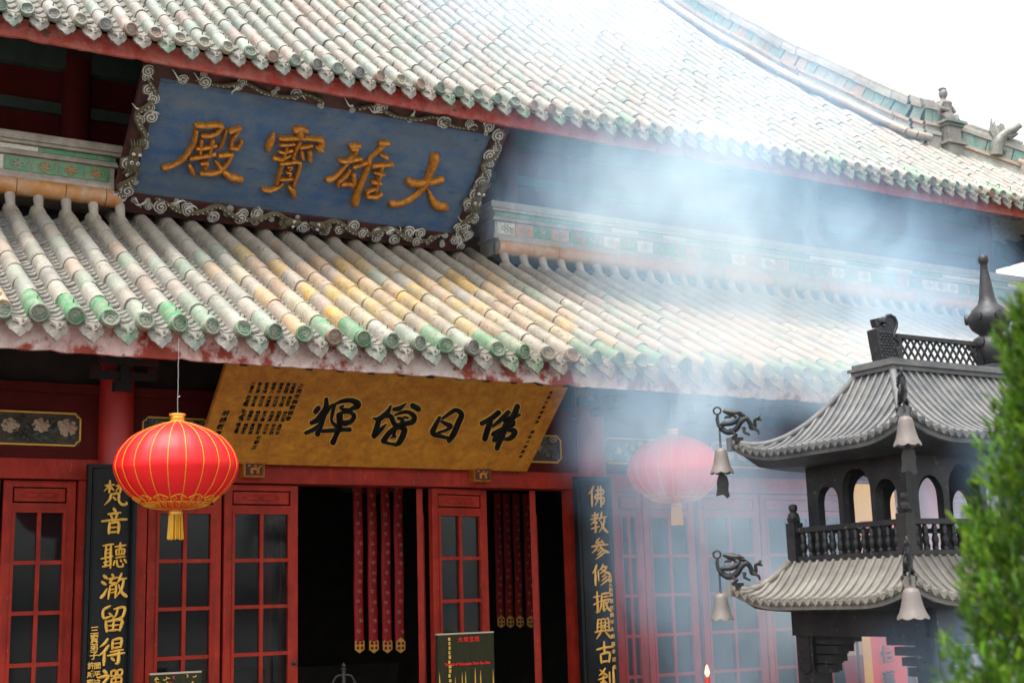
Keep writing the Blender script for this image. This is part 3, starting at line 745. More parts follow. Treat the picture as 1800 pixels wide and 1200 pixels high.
for a, b, h in ((-1.4, -0.8, 0), (-0.78, -0.18, 0), (-0.15, 0.45, 0), (0.48, 1.1, 0), (1.12, 1.74, 0), (1.765, 2.265, 0), (2.80, 3.36, 0), (3.385, 3.985, 1)): door_leaf(a, b, handle=h)
door_leaf(5.165, 5.75, R(9), 0, YD + 0.02, handle=-1)
# leaves swung back into the hall, seen on their edges
door_leaf(3.99, 4.55, R(92), 0, YD + 0.09); door_leaf(5.085, 5.645, R(62.5), 0, YD + 0.06)
door_leaf(6.19, 6.75, R(58), 0, YD + 0.05)
for a, b in ((7.03, 7.345), (7.36, 7.945), (8.0, 8.745), (8.77, 9.47), (9.49, 10.15), (10.17, 10.77)): door_leaf(a, b)
for k in range(4): door_leaf(11.3 + 0.63 * k, 11.91 + 0.63 * k)
mb = MB(); mb.box(XL, XR, YD - 0.04, YD + 0.14, -0.02, 0.05); part(mb, 'threshold', M['red'], hall)
# dark interior
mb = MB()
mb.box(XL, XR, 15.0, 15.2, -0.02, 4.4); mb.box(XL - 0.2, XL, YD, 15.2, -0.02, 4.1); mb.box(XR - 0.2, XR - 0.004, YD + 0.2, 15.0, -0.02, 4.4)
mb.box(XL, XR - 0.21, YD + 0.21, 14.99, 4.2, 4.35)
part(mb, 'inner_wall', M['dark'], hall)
mb = MB(); mb.box(XR - 0.1, XR + 0.1, YD + 0.205, 15.0, -0.02, 4.19); mb.box(XR - 0.05, XR + 0.15, 11.76, 16, 4.9, 7.05); part(mb, 'side_wall', M['darkred'], hall)

# gold carved blocks under the plaque
def gold_block(px, py):
    p = at(px, py, YD - 0.12); mb = MB()
    mb.box(p.x - 0.085, p.x + 0.085, YD - 0.14, YD - 0.052, p.z - 0.06, p.z + 0.06, 0)
    y = YD - 0.142
    mb.box(p.x - 0.068, p.x + 0.068, y - 0.004, y + 0.001, p.z - 0.044, p.z + 0.044, 1)
    rim = [(p.x - 0.078, y - 0.003, p.z - 0.053), (p.x + 0.078, y - 0.003, p.z - 0.053), (p.x + 0.078, y - 0.003, p.z + 0.053), (p.x - 0.078, y - 0.003, p.z + 0.053), (p.x - 0.078, y - 0.003, p.z - 0.053)]
    mb.tube(rim, 0.007, 5, 0)
    # a running deer in relief
    mb.tube([(p.x - 0.03, y - 0.008, p.z), (p.x, y - 0.010, p.z + 0.006), (p.x + 0.03, y - 0.008, p.z + 0.004)], [0.010, 0.014, 0.010], 7, 0)
    mb.tube([(p.x + 0.03, y - 0.008, p.z + 0.004), (p.x + 0.045, y - 0.008, p.z + 0.026), (p.x + 0.058, y - 0.008, p.z + 0.022)], [0.008, 0.006, 0.005], 6, 0)
    for dx in (-0.03, -0.018, 0.02, 0.032): mb.tube([(p.x + dx, y - 0.008, p.z), (p.x + dx + 0.004, y - 0.008, p.z - 0.034)], 0.005, 5, 0)
    for s in (-0.05, 0.0): mb.tube([(p.x + s, y - 0.007, p.z + 0.034), (p.x + s + 0.02, y - 0.007, p.z + 0.026), (p.x + s - 0.006, y - 0.007, p.z + 0.022)], 0.005, 5, 0)
    part(mb, 'plaque_block', [M['goldrelief'], M['framered']], hall)
gold_block(445, 825); gold_block(846, 834)

# ------------------------------------------------------------------ lettering helpers
class Plane:
    """a flat board: corner o, unit axes u (along) and v (up), n (outward)"""
    def __init__(s, o, u, v):
        s.o = Vector(o); s.u = Vector(u).normalized(); v = Vector(v); s.v = (v - s.u * v.dot(s.u)).normalized(); s.n = s.u.cross(s.v)
    def P(s, a, b, h=0.0): return s.o + s.u * a + s.v * b + s.n * h
    def hit(s, px, py):
        d = ray(px, py); t = (s.o - CAM).dot(s.n) / d.dot(s.n); p = CAM + d * t - s.o
        return p.dot(s.u), p.dot(s.v)
OFF = (-1, -0.82, -0.45, 0, 0.45, 0.82, 1)
def stroke(mb, pl, f, pts, wid, h, mat_=0, base=0.0, grow=0.0):
    """a brush stroke: pts and widths on the photo grid of the board (f maps them to the board), raised as a dome of height h"""
    ws = wid if isinstance(wid, (list, tuple)) else [wid] * len(pts)
    ws = [x + grow for x in ws]
    q = cr([(p[0], p[1], wv) for p, wv in zip(pts, ws)], 5)
    out = []
    d0 = Vector((q[0][0] - q[1][0], q[0][1] - q[1][1])); d0.normalize()
    d1 = Vector((q[-1][0] - q[-2][0], q[-1][1] - q[-2][1])); d1.normalize()
    for t in (1.0, 0.9, 0.7, 0.4):
        w_ = q[0][2]; out.append((q[0][0] + d0.x * t * w_ / 2, q[0][1] + d0.y * t * w_ / 2, w_ * math.sqrt(max(0.004, 1 - t * t))))
    out += q
    for t in (0.4, 0.7, 0.9, 1.0):
        w_ = q[-1][2]; out.append((q[-1][0] + d1.x * t * w_ / 2, q[-1][1] + d1.y * t * w_ / 2, w_ * math.sqrt(max(0.004, 1 - t * t))))
    vs = []; n = len(OFF)
    for i, (x, y, w_) in enumerate(out):
        a = out[max(0, i - 1)]; b = out[min(len(out) - 1, i + 1)]
        t = Vector((b[0] - a[0], b[1] - a[1])); t = t.normalized() if t.length > 1e-6 else Vector((1, 0))
        nx, ny = -t.y, t.x
        wmax = max(ws)
        for o_ in OFF:
            px, py = f(x + nx * o_ * w_ / 2, y + ny * o_ * w_ / 2)
            a_, b_ = pl.hit(px, py)
            vs.append(pl.P(a_, b_, base + h * min(1.0, w_ / wmax * 1.2) * (1 - abs(o_) ** 2.6) ** 0.6))
    fs = [(i * n + k, i * n + k + 1, (i + 1) * n + k + 1, (i + 1) * n + k) for i in range(len(out) - 1) for k in range(n - 1)]
    mb.add(vs, fs, mat_, None, True)
def text_mesh(body, size, org, u, v, extr=0.002, bold=0.0, sx=1.0, shear=0.0):
    """a line of type as mesh data in world axes, centred on org"""
    c = bpy.data.curves.new('lettering', 'FONT'); c.body = body; c.size = size; c.extrude = extr; c.offset = bold; c.align_x = 'CENTER'; c.align_y = 'CENTER'; c.shear = shear
    c.resolution_u = 2
    o = bpy.data.objects.new('lettering', c); COL.objects.link(o)
    bpy.context.view_layer.update()
    me = bpy.data.meshes.new_from_object(o.evaluated_get(bpy.context.evaluated_depsgraph_get()))
    bpy.data.objects.remove(o); bpy.data.curves.remove(c)
    u = Vector(u).normalized() * sx; v = Vector(v).normalized(); n = u.normalized().cross(v)
    mx = Matrix(((u.x, v.x, n.x, org[0]), (u.y, v.y, n.y, org[1]), (u.z, v.z, n.z, org[2]), (0, 0, 0, 1)))
    me.transform(mx)
    return me
def add_mesh(mb, me, mat_=0):
    mb.add([tuple(v.co) for v in me.vertices], [tuple(p.vertices) for p in me.polygons], mat_)
    bpy.data.meshes.remove(me)
_gl = {}
def glyph(ch):
    if ch not in _gl:
        me = text_mesh(ch, 1.0, (0, 0, 0), (1, 0, 0), (0, 1, 0), 0.05, 0.018)
        _gl[ch] = ([tuple(v.co) for v in me.vertices], [tuple(p.vertices) for p in me.polygons]); bpy.data.meshes.remove(me)
    return _gl[ch]
def put_glyph(mb, ch, pl, a, b, size, mat_=0, h=0.0, sx=1.0, lean=0.0):
    vs, fs = glyph(ch)
    mb.add([pl.P(a + (x * sx + y * lean) * size, b + (y + x * 0.06) * size, h + z * min(size, 0.05)) for x, y, z in vs], fs, mat_)

# ------------------------------------------------------------------ blue name plaque
BL = at(237, 335, 10.9); BR = at(795, 410, 10.9)
yt = BL.x / at(285, 140, 1.0).x; TL = at(285, 140, yt)
W1 = BR.x - BL.x; H1 = (TL - BL).length
pl1 = Plane(BL, (1, 0, 0), TL - BL)
plq = empty('name_plaque', BL, 'tilted blue plaque with four gilded characters in a carved dragon frame, under the upper eave', 'plaque')
mb = MB(); mb.obox(pl1.P(-0.02, -0.02, -0.06), pl1.u * (W1 + 0.04), pl1.v * (H1 + 0.04), pl1.n * 0.06)
part(mb, 'panel', M['blue'], plq)
FW = 0.165
mb = MB()
def fr(a0, a1, b0, b1):
    mb.obox(pl1.P(a0, b0, -0.05), pl1.u * (a1 - a0), pl1.v * (b1 - b0), pl1.n * 0.075)
fr(-FW, W1 + FW, -0.20, -0.02); fr(-FW, W1 + FW, H1 + 0.02, H1 + 0.14)
fr(-FW, -0.02, -0.0195, H1 + 0.0195); fr(W1 + 0.02, W1 + FW, -0.0195, H1 + 0.0195)
part(mb, 'frame', M['framered'], plq)
# carving on the frame: cloud scrolls and dragons
def curl(mb, a, b, r, h, s=1, a0=0.0, mt=0):
    # solid cloud boss with a spiral ridge and a wavy rim
    prof = [(r * 1.0, 0.0), (r * 0.95, r * 0.30), (r * 0.55, r * 0.48), (0.0001, r * 0.55)]
    vs = []; n = 14
    for (rr, hh) in prof:
        for k in range(n):
            t = 2 * math.pi * k / n; q = rr * (1 + 0.10 * math.cos(5 * t + a0))
            vs.append(pl1.P(a + math.cos(t) * q, b + math.sin(t) * q, h + hh))
    mb.add(vs, [(j * n + k, j * n + (k + 1) % n, (j + 1) * n + (k + 1) % n, (j + 1) * n + k) for j in range(3) for k in range(n)], mt + 1, None, True)
    pts = []
    for i in range(30):
        t = i / 29; an = a0 + s * t * 13; rr = r * (0.98 - 0.85 * t)
        pts.append(pl1.P(a + math.cos(an) * rr, b + math.sin(an) * rr, h + r * (0.28 + 0.30 * t)))
    mb.tube(pts, r * 0.10, 5, mt)
def tail(mb, a, b, da, db, r, h):
    pts = [pl1.P(a + da * t + 0.3 * db * math.sin(3 * t), b + db * t + 0.25 * da * math.sin(4 * t), h + 0.015) for t in [k / 7 for k in range(8)]]
    mb.tube(pts, [r * (1 - 0.85 * k / 7) for k in range(8)], 6, 0)
rd = random.Random(5)
def side_carving(name, fpos, L, dens, wid):
    """fpos(s, t): s along the side 0..L, t across -1..1 -> (a, b)"""
    mb = MB()
    s = 0.03; k = 0
    while s < L - 0.02:
        nb = rd.choice([1, 2, 3, 3])
        for j in range(nb):
            a, b = fpos(s + rd.uniform(-0.01, 0.03), rd.uniform(-1.0, 1.0)); curl(mb, a, b, rd.choice((0.022, 0.03, 0.04, 0.05, 0.06)) * rd.uniform(0.9, 1.1), 0.03, rd.choice((-1, 1)), rd.uniform(0, 6))
        if rd.random() < 0.6:
            a, b = fpos(s, rd.uniform(-0.5, 0.5)); an = rd.uniform(0, 6.28); tail(mb, a, b, math.cos(an) * 0.11, math.sin(an) * 0.09, 0.013, 0.035)
        s += dens * rd.uniform(0.7, 1.35); k += 1
    part(mb, 'cloud_carving', [M['cloudwhite'], M['carvgrey']], plq)
M['carvgrey'] = mat('grey_brown_carving', (0.09, 0.075, 0.055), (0.20, 0.175, 0.135), 25, 0.8)
sides = {'bottom': (lambda s, t: (s - FW, -0.085 + t * 0.065), W1 + 2 * FW), 'top': (lambda s, t: (s - FW, H1 + 0.075 + t * 0.05), W1 + 2 * FW),
         'left': (lambda s, t: (-0.088 + t * 0.065, s - 0.1), H1 + 0.2), 'right': (lambda s, t: (W1 + 0.088 + t * 0.065, s - 0.1), H1 + 0.2)}
for nm, (fp, L) in sides.items(): side_carving(nm, fp, L, {'bottom': 0.115, 'top': 0.25, 'left': 0.085, 'right': 0.085}[nm], 0.05)
def dragon_carving(fp, s0, s1, waves, amp, r=0.026, head=True):
    mb = MB(); n = int(waves * 14)
    pts = []; rs = []
    for i in range(n + 1):
        t = i / n; s = s0 + (s1 - s0) * t
        a, b = fp(s, amp * math.sin(t * waves * 2 * math.pi))
        pts.append(pl1.P(a, b, 0.045 + 0.022 * math.cos(t * waves * 2 * math.pi * 2))); rs.append(r * (0.35 + 0.65 * min(1, (1 - t) * 4)) if t > 0.5 else r)
    mb.tube(pts, rs, 9, 0)
    for i in range(0, n, 1):       # dorsal spines
        d = pts[i] + pl1.n * rs[i] * 0.9; mb.tube([d, d + pl1.n * 0.014 + pl1.u * 0.006], [0.006, 0.002], 4, 1)
    if head:
        a, b = fp(s0, amp * 0.0); sg = -1 if s1 > s0 else 1
        def hp_(x, y, z): aa, bb = fp(s0 + sg * x, y); return pl1.P(aa, bb, 0.06 + z)
        mb.tube([hp_(-0.05, 0, 0), hp_(0.0, 0.1, 0.012), hp_(0.05, 0.1, 0.012), hp_(0.11, 0.25, 0.0)], [0.03, 0.042, 0.034, 0.018], 9, 0)
        mb.tube([hp_(0.01, -0.4, 0.0), hp_(0.06, -0.45, 0.0), hp_(0.10, -0.2, 0.0)], [0.024, 0.018, 0.008], 7, 0)
        for y in (-0.3, 0.45): mb.ball(hp_(0.035, y, 0.04), 0.017, 8, 1); mb.ball(hp_(0.042, y, 0.054), 0.007, 6, 2)
        for k in range(6): mb.tube([hp_(0.0, 0.5 - 0.2 * k, 0.01), hp_(-0.05, 0.9 - 0.34 * k, 0.035), hp_(-0.09, 1.0 - 0.4 * k, 0.01)], [0.013, 0.009, 0.003], 5, 0)
        for k in range(5): mb.tube([hp_(0.03 + 0.015 * k, -0.12, 0.02), hp_(0.03 + 0.015 * k, -0.28, 0.025)], [0.004, 0.001], 4, 1)
    part(mb, 'dragon_carving', [M['dragon'], M['cloudwhite'], M['ink']], plq)
Lb = sides['bottom'][1]; Lt = H1 + 0.2
dragon_carving(sides['bottom'][0], Lb * 0.46, Lb * 0.10, 2.3, 0.75); dragon_carving(sides['bottom'][0], Lb * 0.55, Lb * 0.93, 2.3, 0.75)
dragon_carving(sides['left'][0], Lt * 0.42, Lt * 0.95, 1.7, 0.8); dragon_carving(sides['right'][0], Lt * 0.50, Lt * 0.95, 1.7, 0.8)
dragon_carving(sides['left'][0], Lt * 0.30, Lt * 0.04, 1.0, 0.8); dragon_carving(sides['right'][0], Lt * 0.36, Lt * 0.04, 1.2, 0.8)
dragon_carving(sides['top'][0], Lb * 0.45, Lb * 0.12, 2.0, 0.6, 0.02, False); dragon_carving(sides['top'][0], Lb * 0.55, Lb * 0.9, 2.0, 0.6, 0.02, False)

G = {}
G['dian'] = (4.0, 230, 100, [
    ([(458, 476), (525, 478), (595, 470)], 42), ([(560, 545), (600, 530), (632, 490)], 36), ([(600, 470), (635, 482)], 42), ([(500, 546), (560, 546)], 34),
    ([(456, 515), (440, 590), (402, 660), (350, 720), (290, 755), (230, 774)], [34, 36, 36, 34, 32, 42]),
    ([(492, 582), (482, 660)], 32), ([(572, 580), (545, 680)], 34), ([(458, 632), (520, 630), (592, 612)], 26), ([(420, 704), (500, 692), (580, 674)], 34),
    ([(408, 752), (430, 806)], [34, 44]), ([(492, 740), (532, 738), (518, 768)], 32),
    ([(662, 512), (646, 580), (614, 634)], [26, 24, 18]), ([(694, 518), (762, 494)], 34), ([(752, 505), (706, 585), (702, 625)], 30), ([(700, 630), (744, 632), (772, 590)], 32),
    ([(622, 686), (704, 676)], 34), ([(700, 684), (668, 750), (600, 806), (495, 812)], [34, 32, 34, 40]), ([(594, 726), (640, 790), (702, 842), (772, 856)], [30, 42, 60, 44])])
G['bao'] = (8.571, 450, 210, [
    ([(255, 215), (215, 320), (170, 425)], [70, 115, 95]), ([(590, 150), (660, 130), (735, 150)], 105), ([(655, 170), (662, 225)], 125),
    ([(350, 272), (480, 272), (630, 266), (800, 272), (950, 292)], [70, 72, 66, 66, 84]), ([(975, 300), (985, 360), (940, 430)], 110), ([(900, 395), (985, 445)], 60),
    ([(355, 360), (460, 356), (556, 346)], 50), ([(335, 458), (420, 472), (528, 440)], 50), ([(455, 390), (405, 560)], 44), ([(270, 565), (380, 582), (508, 525)], [90, 70, 44]),
    ([(645, 330), (592, 440)], 58), ([(655, 405), (830, 370)], 50), ([(566, 490), (550, 556)], 64), ([(672, 476), (690, 556)], 76), ([(800, 484), (802, 584)], 92),
    ([(356, 642), (480, 634), (600, 616), (650, 640)], 58), ([(386, 660), (342, 800), (302, 940)], 60), ([(650, 640), (630, 760), (582, 880), (560, 968)], 70),
    ([(462, 690), (530, 690), (484, 736)], 34), ([(452, 772), (508, 780), (490, 815)], 50), ([(356, 880), (528, 868)], 48),
    ([(388, 945), (320, 1002), (205, 1050), (100, 1038)], [46, 50, 56, 66]), ([(490, 1000), (540, 1060), (556, 1130)], [70, 110, 90])])
G['xiong'] = (8.571, 560, 230, [
    ([(475, 212), (600, 206)], 76), ([(500, 250), (555, 250)], 90), ([(545, 250), (530, 330), (440, 440), (330, 590), (230, 690), (132, 722)], [95, 72, 64, 62, 64, 92]),
    ([(310, 430), (420, 442), (520, 420), (620, 400)], [70, 60, 60, 66]), ([(450, 580), (400, 660), (292, 750), (280, 800)], 56), ([(515, 650), (516, 770), (482, 806)], 86), ([(345, 786), (470, 780)], 72),
    ([(918, 172), (1030, 170)], 80), ([(965, 205), (860, 320), (770, 400), (740, 520), (660, 720), (590, 880), (540, 1070)], [84, 70, 74, 88, 96, 112, 132]),
    ([(520, 525), (620, 496), (700, 460)], 60), ([(922, 342), (1010, 382)], [50, 72]), ([(805, 512), (950, 496), (1098, 490)], 66), ([(945, 510), (920, 640), (880, 760), (850, 880)], 64),
    ([(835, 610), (965, 632)], 56), ([(800, 750), (915, 772)], 66), ([(830, 850), (722, 900), (704, 970)], 48), ([(722, 968), (850, 980), (925, 936)], [80, 76, 70])])
G['da'] = (8.571, 670, 250, [
    ([(805, 225), (780, 320), (720, 480), (660, 620), (560, 750), (420, 860), (280, 920), (155, 920)], [160, 128, 112, 104, 92, 92, 88, 116]),
    ([(425, 592), (540, 612), (640, 602), (780, 590), (905, 552)], [142, 110, 96, 98, 100]), ([(700, 712), (760, 850), (830, 940), (960, 966)], [52, 108, 150, 112])])
def big_char(name, key, pl, root, mats, h, rim=None):
    k, ox, oy, st = G[key]
    f = lambda x, y: (x / k + ox, y / k + oy)
    mb = MB()
    for p, wd in st: stroke(mb, pl, f, p, wd, h, 0, 0.004)
    if rim:
        for p, wd in st: stroke(mb, pl, f, p, wd, h * 0.35, 1, 0.002, rim * k)
    return part(mb, name, mats, root)
for key in ('dian', 'bao', 'xiong', 'da'): big_char('gilded_character', key, pl1, plq, [M['goldrelief']], 0.055)

# ------------------------------------------------------------------ gold plaque over the door
B0 = at(346, 810, 9.86); B1 = at(925, 829, 9.86)
yt = B0.x / at(400, 643, 1.0).x; T0 = at(400, 643, yt)
W2 = B1.x - B0.x; H2 = (T0 - B0).length + 0.06
pl2 = Plane(B0, (1, 0, 0), T0 - B0)
plg = empty('calligraphy_plaque', B0, 'tilted gold lacquer board with four black brush characters, above the open doors', 'plaque')
mb = MB(); mb.obox(pl2.P(0, 0, -0.04), pl2.u * W2, pl2.v * H2, pl2.n * 0.04)
part(mb, 'board', M['goldboard'], plg)
mb = MB(); e_ = 0.012
for a0, a1, b0, b1 in ((-e_, W2 + e_, -e_, -0.001), (-e_, W2 + e_, H2 + 0.001, H2 + e_), (-e_, -0.001, 0, H2), (W2 + 0.001, W2 + e_, 0, H2)):
    mb.obox(pl2.P(a0, b0, -0.045), pl2.u * (a1 - a0), pl2.v * (b1 - b0), pl2.n * 0.047)
part(mb, 'edge_trim', M['goldboard'], plg)
G['hui'] = (12.0, 530, 690, [
    ([(520, 130), (512, 300), (440, 430), (330, 560), (210, 622)], [92, 122, 136, 124, 96]), ([(350, 312), (292, 388)], 110),
    ([(660, 240), (560, 330), (470, 470), (410, 640), (335, 856)], [56, 104, 120, 130, 120]), ([(92, 832), (250, 760), (420, 650)], [86, 96, 100]),
    ([(690, 235), (850, 170), (1020, 150), (1165, 205), (1180, 268), (1060, 325), (970, 385)], [50, 92, 112, 146, 140, 96, 60]),
    ([(880, 262), (820, 300), (890, 345), (990, 345)], [46, 72, 86, 80]), ([(770, 430), (860, 405), (1000, 395), (1105, 470), (1050, 580), (910, 650)], [56, 72, 90, 104, 112, 96]),
    ([(690, 250), (650, 420), (630, 570), (690, 660), (780, 700)], [84, 84, 66, 92, 110]), ([(800, 470), (800, 700), (720, 900), (662, 1030)], [150, 136, 112, 132]),
    ([(430, 792), (620, 780), (860, 762), (1008, 762)], [80, 92, 92, 104]), ([(850, 600), (980, 590)], 70)])
G['zeng'] = (12.0, 645, 695, [
    ([(496, 212), (420, 350), (250, 480), (132, 472)], [56, 112, 112, 44]), ([(250, 490), (210, 640), (148, 834)], [112, 124, 124]), ([(410, 584), (300, 690), (190, 810)], [26, 92, 100]),
    ([(400, 410), (500, 430), (560, 560), (630, 640)], [112, 112, 112, 124]), ([(570, 278), (680, 258), (820, 160)], [88, 108, 36]), ([(965, 205), (1075, 268)], 130),
    ([(585, 402), (740, 342), (880, 342), (990, 430), (960, 540), (800, 580), (640, 620)], [44, 76, 92, 120, 120, 108, 110]),
    ([(660, 465), (740, 490), (740, 580)], [70, 90, 100]), ([(780, 440), (850, 450)], 50),
    ([(620, 660), (460, 780), (350, 940)], [120, 116, 130]), ([(650, 650), (780, 690), (772, 790), (690, 960), (600, 1030)], [100, 128, 136, 128, 84]), ([(350, 960), (500, 1002), (620, 1012)], [84, 66, 76]), ([(580, 720), (560, 810), (590, 850), (500, 872)], [80, 90, 60, 36])])
G['ri'] = (10.0, 745, 700, [
    ([(272, 330), (200, 470), (155, 600), (300, 655), (430, 685)], [66, 92, 104, 80, 60]), ([(330, 342), (450, 252), (560, 196), (660, 275), (600, 430), (530, 600), (440, 730)], [50, 72, 84, 104, 112, 112, 90]),
    ([(310, 395), (400, 445), (470, 475), (400, 540), (255, 590)], [60, 88, 88, 58, 50])])
G['fo'] = (10.0, 745, 700, [
    ([(1306, 242), (1200, 330), (1090, 392), (1015, 428)], [100, 100, 88, 88]), ([(1165, 400), (1110, 560), (1070, 696)], [104, 110, 108]), ([(1480, 235), (1340, 370), (1205, 480)], [88, 84, 50]),
    ([(1640, 135), (1580, 290), (1440, 480), (1335, 720), (1284, 864)], [104, 120, 136, 116, 96]), ([(1680, 280), (1560, 322), (1420, 370)], [54, 80, 100]),
    ([(1585, 405), (1560, 450), (1400, 520), (1240, 600), (1205, 625)], [56, 80, 92, 88, 66]), ([(1480, 545), (1590, 565), (1570, 640), (1490, 700), (1410, 700)], [72, 108, 108, 88, 66]),
    ([(1300, 600), (1232, 720)], [76, 86]), ([(1400, 560), (1365, 690)], 110)])
for key in ('hui', 'zeng', 'ri', 'fo'): big_char('black_character', key, pl2, plg, [M['ink'], M['gold']], 0.014, 3.0)
mb = MB()
def column(mb, pl, text, p0, p1, size, mt, lean=0.0, sx=1.0, rim=True, h=0.002):
    n = len(text)
    for i, ch in enumerate(text):
        if ch == ' ': continue
        t = i / max(1, n - 1)
        a, b = pl.hit(p0[0] + (p1[0] - p0[0]) * t, p0[1] + (p1[1] - p0[1]) * t)
        put_glyph(mb, ch, pl, a, b, size, mt, h, sx, lean)
        if rim: put_glyph(mb, ch, pl, a + 0.0035, b - 0.0035, size * 1.08, 1, h - 0.003, sx, lean)
zz = lambda x, y: (360 + x / 7.5, 650 + y / 7.5)
column(mb, pl2, '上海市佛教協會', zz(1268, 210), zz(1100, 640), 0.048, 0)
names = ['沈寶華周志平林正海吳天生', '黃金根徐文德陸嘉明許永康', '馬長林宋光普朱德厚方立本', '高樹人何善慶郭子雲蔡承志', '鄭有福唐大成韓安國曹明遠', '彭水源曾世昌葉建中程家和', '江春生田志剛任守信石永年']
xs_ = [1172, 1092, 1002, 908, 815, 722, 630]
for k, nm in enumerate(names):
    for gidx in range(4):
        y0 = (175, 350, 545, 715)[gidx] + 3 * (6 - k) * 0.5; x0 = xs_[k] + (0, -60, -120, -190)[gidx] + 8
        column(mb, pl2, nm[gidx * 3:gidx * 3 + 3], zz(x0, y0 + 12), zz(x0 - 34, y0 + 108), 0.036, 0)
column(mb, pl2, '上海玉佛禪寺', zz(560, 360), zz(412, 806), 0.036, 0)
column(mb, pl2, '明暘敬書', zz(272, 575), zz(168, 840), 0.055, 0, 0.2)
column(mb, pl2, '公敬立', zz(712, 890), zz(648, 1020), 0.044, 0, 0.2)
part(mb, 'donor_inscription', [M['ink'], M['gold']], plg)
mb = MB(); column(mb, pl2, '真禪大和尚重興 開封大相國寺', (968, 690), (915, 802), 0.034, 0, 0.1, 1.0, False)
part(mb, 'dedication_inscription', [M['ink'], M['gold']], plg)

# ------------------------------------------------------------------ couplet boards on the columns
def couplet(x0, x1, ztop, label, big, spots, small, sm_spots, size):
    o = Vector((x0, 9.80, 0.25)); wv = x1 - x0; hv = ztop - 0.25
    pl = Plane(o, (1, 0, 0), (0, 0, 1))
    pl.n = Vector((0, -1, 0))
    root = empty('couplet_board', ((x0 + x1) / 2, 9.8, 0.25), label, 'signboard', 'hanging couplet boards on the columns')
    mb = MB(); bow = 0.028; n = 12
    for i in range(n):          # slightly bowed board that wraps the column
        q0 = -1 + 2 * i / n; q1 = -1 + 2 * (i + 1) / n
        y0 = 9.80 + bow * (q0 * q0 - 1) + 0.02; y1 = 9.80 + bow * (q1 * q1 - 1) + 0.02
        a = x0 + wv * i / n; b = x0 + wv * (i + 1) / n
        mb.add([(a, y0, 0.25), (b, y1, 0.25), (b, y1, ztop), (a, y0, ztop), (a, y0 + 0.03, 0.25), (b, y1 + 0.03, 0.25), (b, y1 + 0.03, ztop), (a, y0 + 0.03, ztop)],
               [(0, 1, 2, 3), (7, 6, 5, 4), (3, 2, 6, 7), (1, 0, 4, 5)], 0, None, True)
    part(mb, 'board', M['black'], root)
    mb = MB()
    for xx in (x0, x1 - 0.028): mb.box(xx, xx + 0.028, 9.785, 9.85, 0.25, ztop)
    mb.box(x0 + 0.0285, x1 - 0.0285, 9.783, 9.82, ztop - 0.028, ztop - 0.0005)
    mb.box(x0 + 0.034, x0 + 0.038, 9.782, 9.81, 0.25, ztop - 0.04); mb.box(x1 - 0.038, x1 - 0.034, 9.782, 9.81, 0.25, ztop - 0.04)
    part(mb, 'rim', M['black'], root)
    plf = Plane((x0, 9.783, 0.25), (1, 0, 0), (0, 0, 1))
    for ch, (px, py) in zip(big, spots):
        mb = MB(); a, b = plf.hit(px, py)
        c = brush(mb, plf, ch, a, b, size)
        part(mb, 'gold_character', M['gold'], root)
    mb = MB()
    for txt, p0, p1, sz in small: column(mb, plf, txt, p0, p1, sz, 0, 0, 1, False, 0.001)
    part(mb, 'small_inscription', M['gold'], root)
    return root
def brush(mb, pl, ch, a, b, size):
    st = HAND.get(ch)
    if not st:
        put_glyph(mb, ch, pl, a, b, size, 0, 0.001); return
    s = size / 100.0
    for pts, wd in st:
        # strokes written on a 100-unit square, y down
        ws = wd if isinstance(wd, (list, tuple)) else [wd] * len(pts)
        q = cr([(p[0], p[1], w_) for p, w_ in zip(pts, ws)], 3)
        n = len(q); vs = []
        for i, (x, y, w_) in enumerate(q):
            p_ = q[max(0, i - 1)]; r_ = q[min(n - 1, i + 1)]
            t = Vector((r_[0] - p_[0], r_[1] - p_[1])); t = t.normalized() if t.length > 1e-6 else Vector((1, 0))
            e = w_ * 0.62
            ex = -e * 0.6 if i == 0 else (e * 0.6 if i == n - 1 else 0)
            if i in (0, n - 1): e *= 0.6
            for k in (-1, -0.6, 0, 0.6, 1):
                xx = x + t.x * ex - t.y * e * k; yy = y + t.y * ex + t.x * e * k
                vs.append(pl.P(a + (xx - 50) * s, b - (yy - 50) * s, 0.002 + 0.009 * (1 - abs(k) ** 2)))
        mb.add(vs, [(i * 5 + k, i * 5 + k + 1, (i + 1) * 5 + k + 1, (i + 1) * 5 + k) for i in range(n - 1) for k in range(4)], 0, None, True)
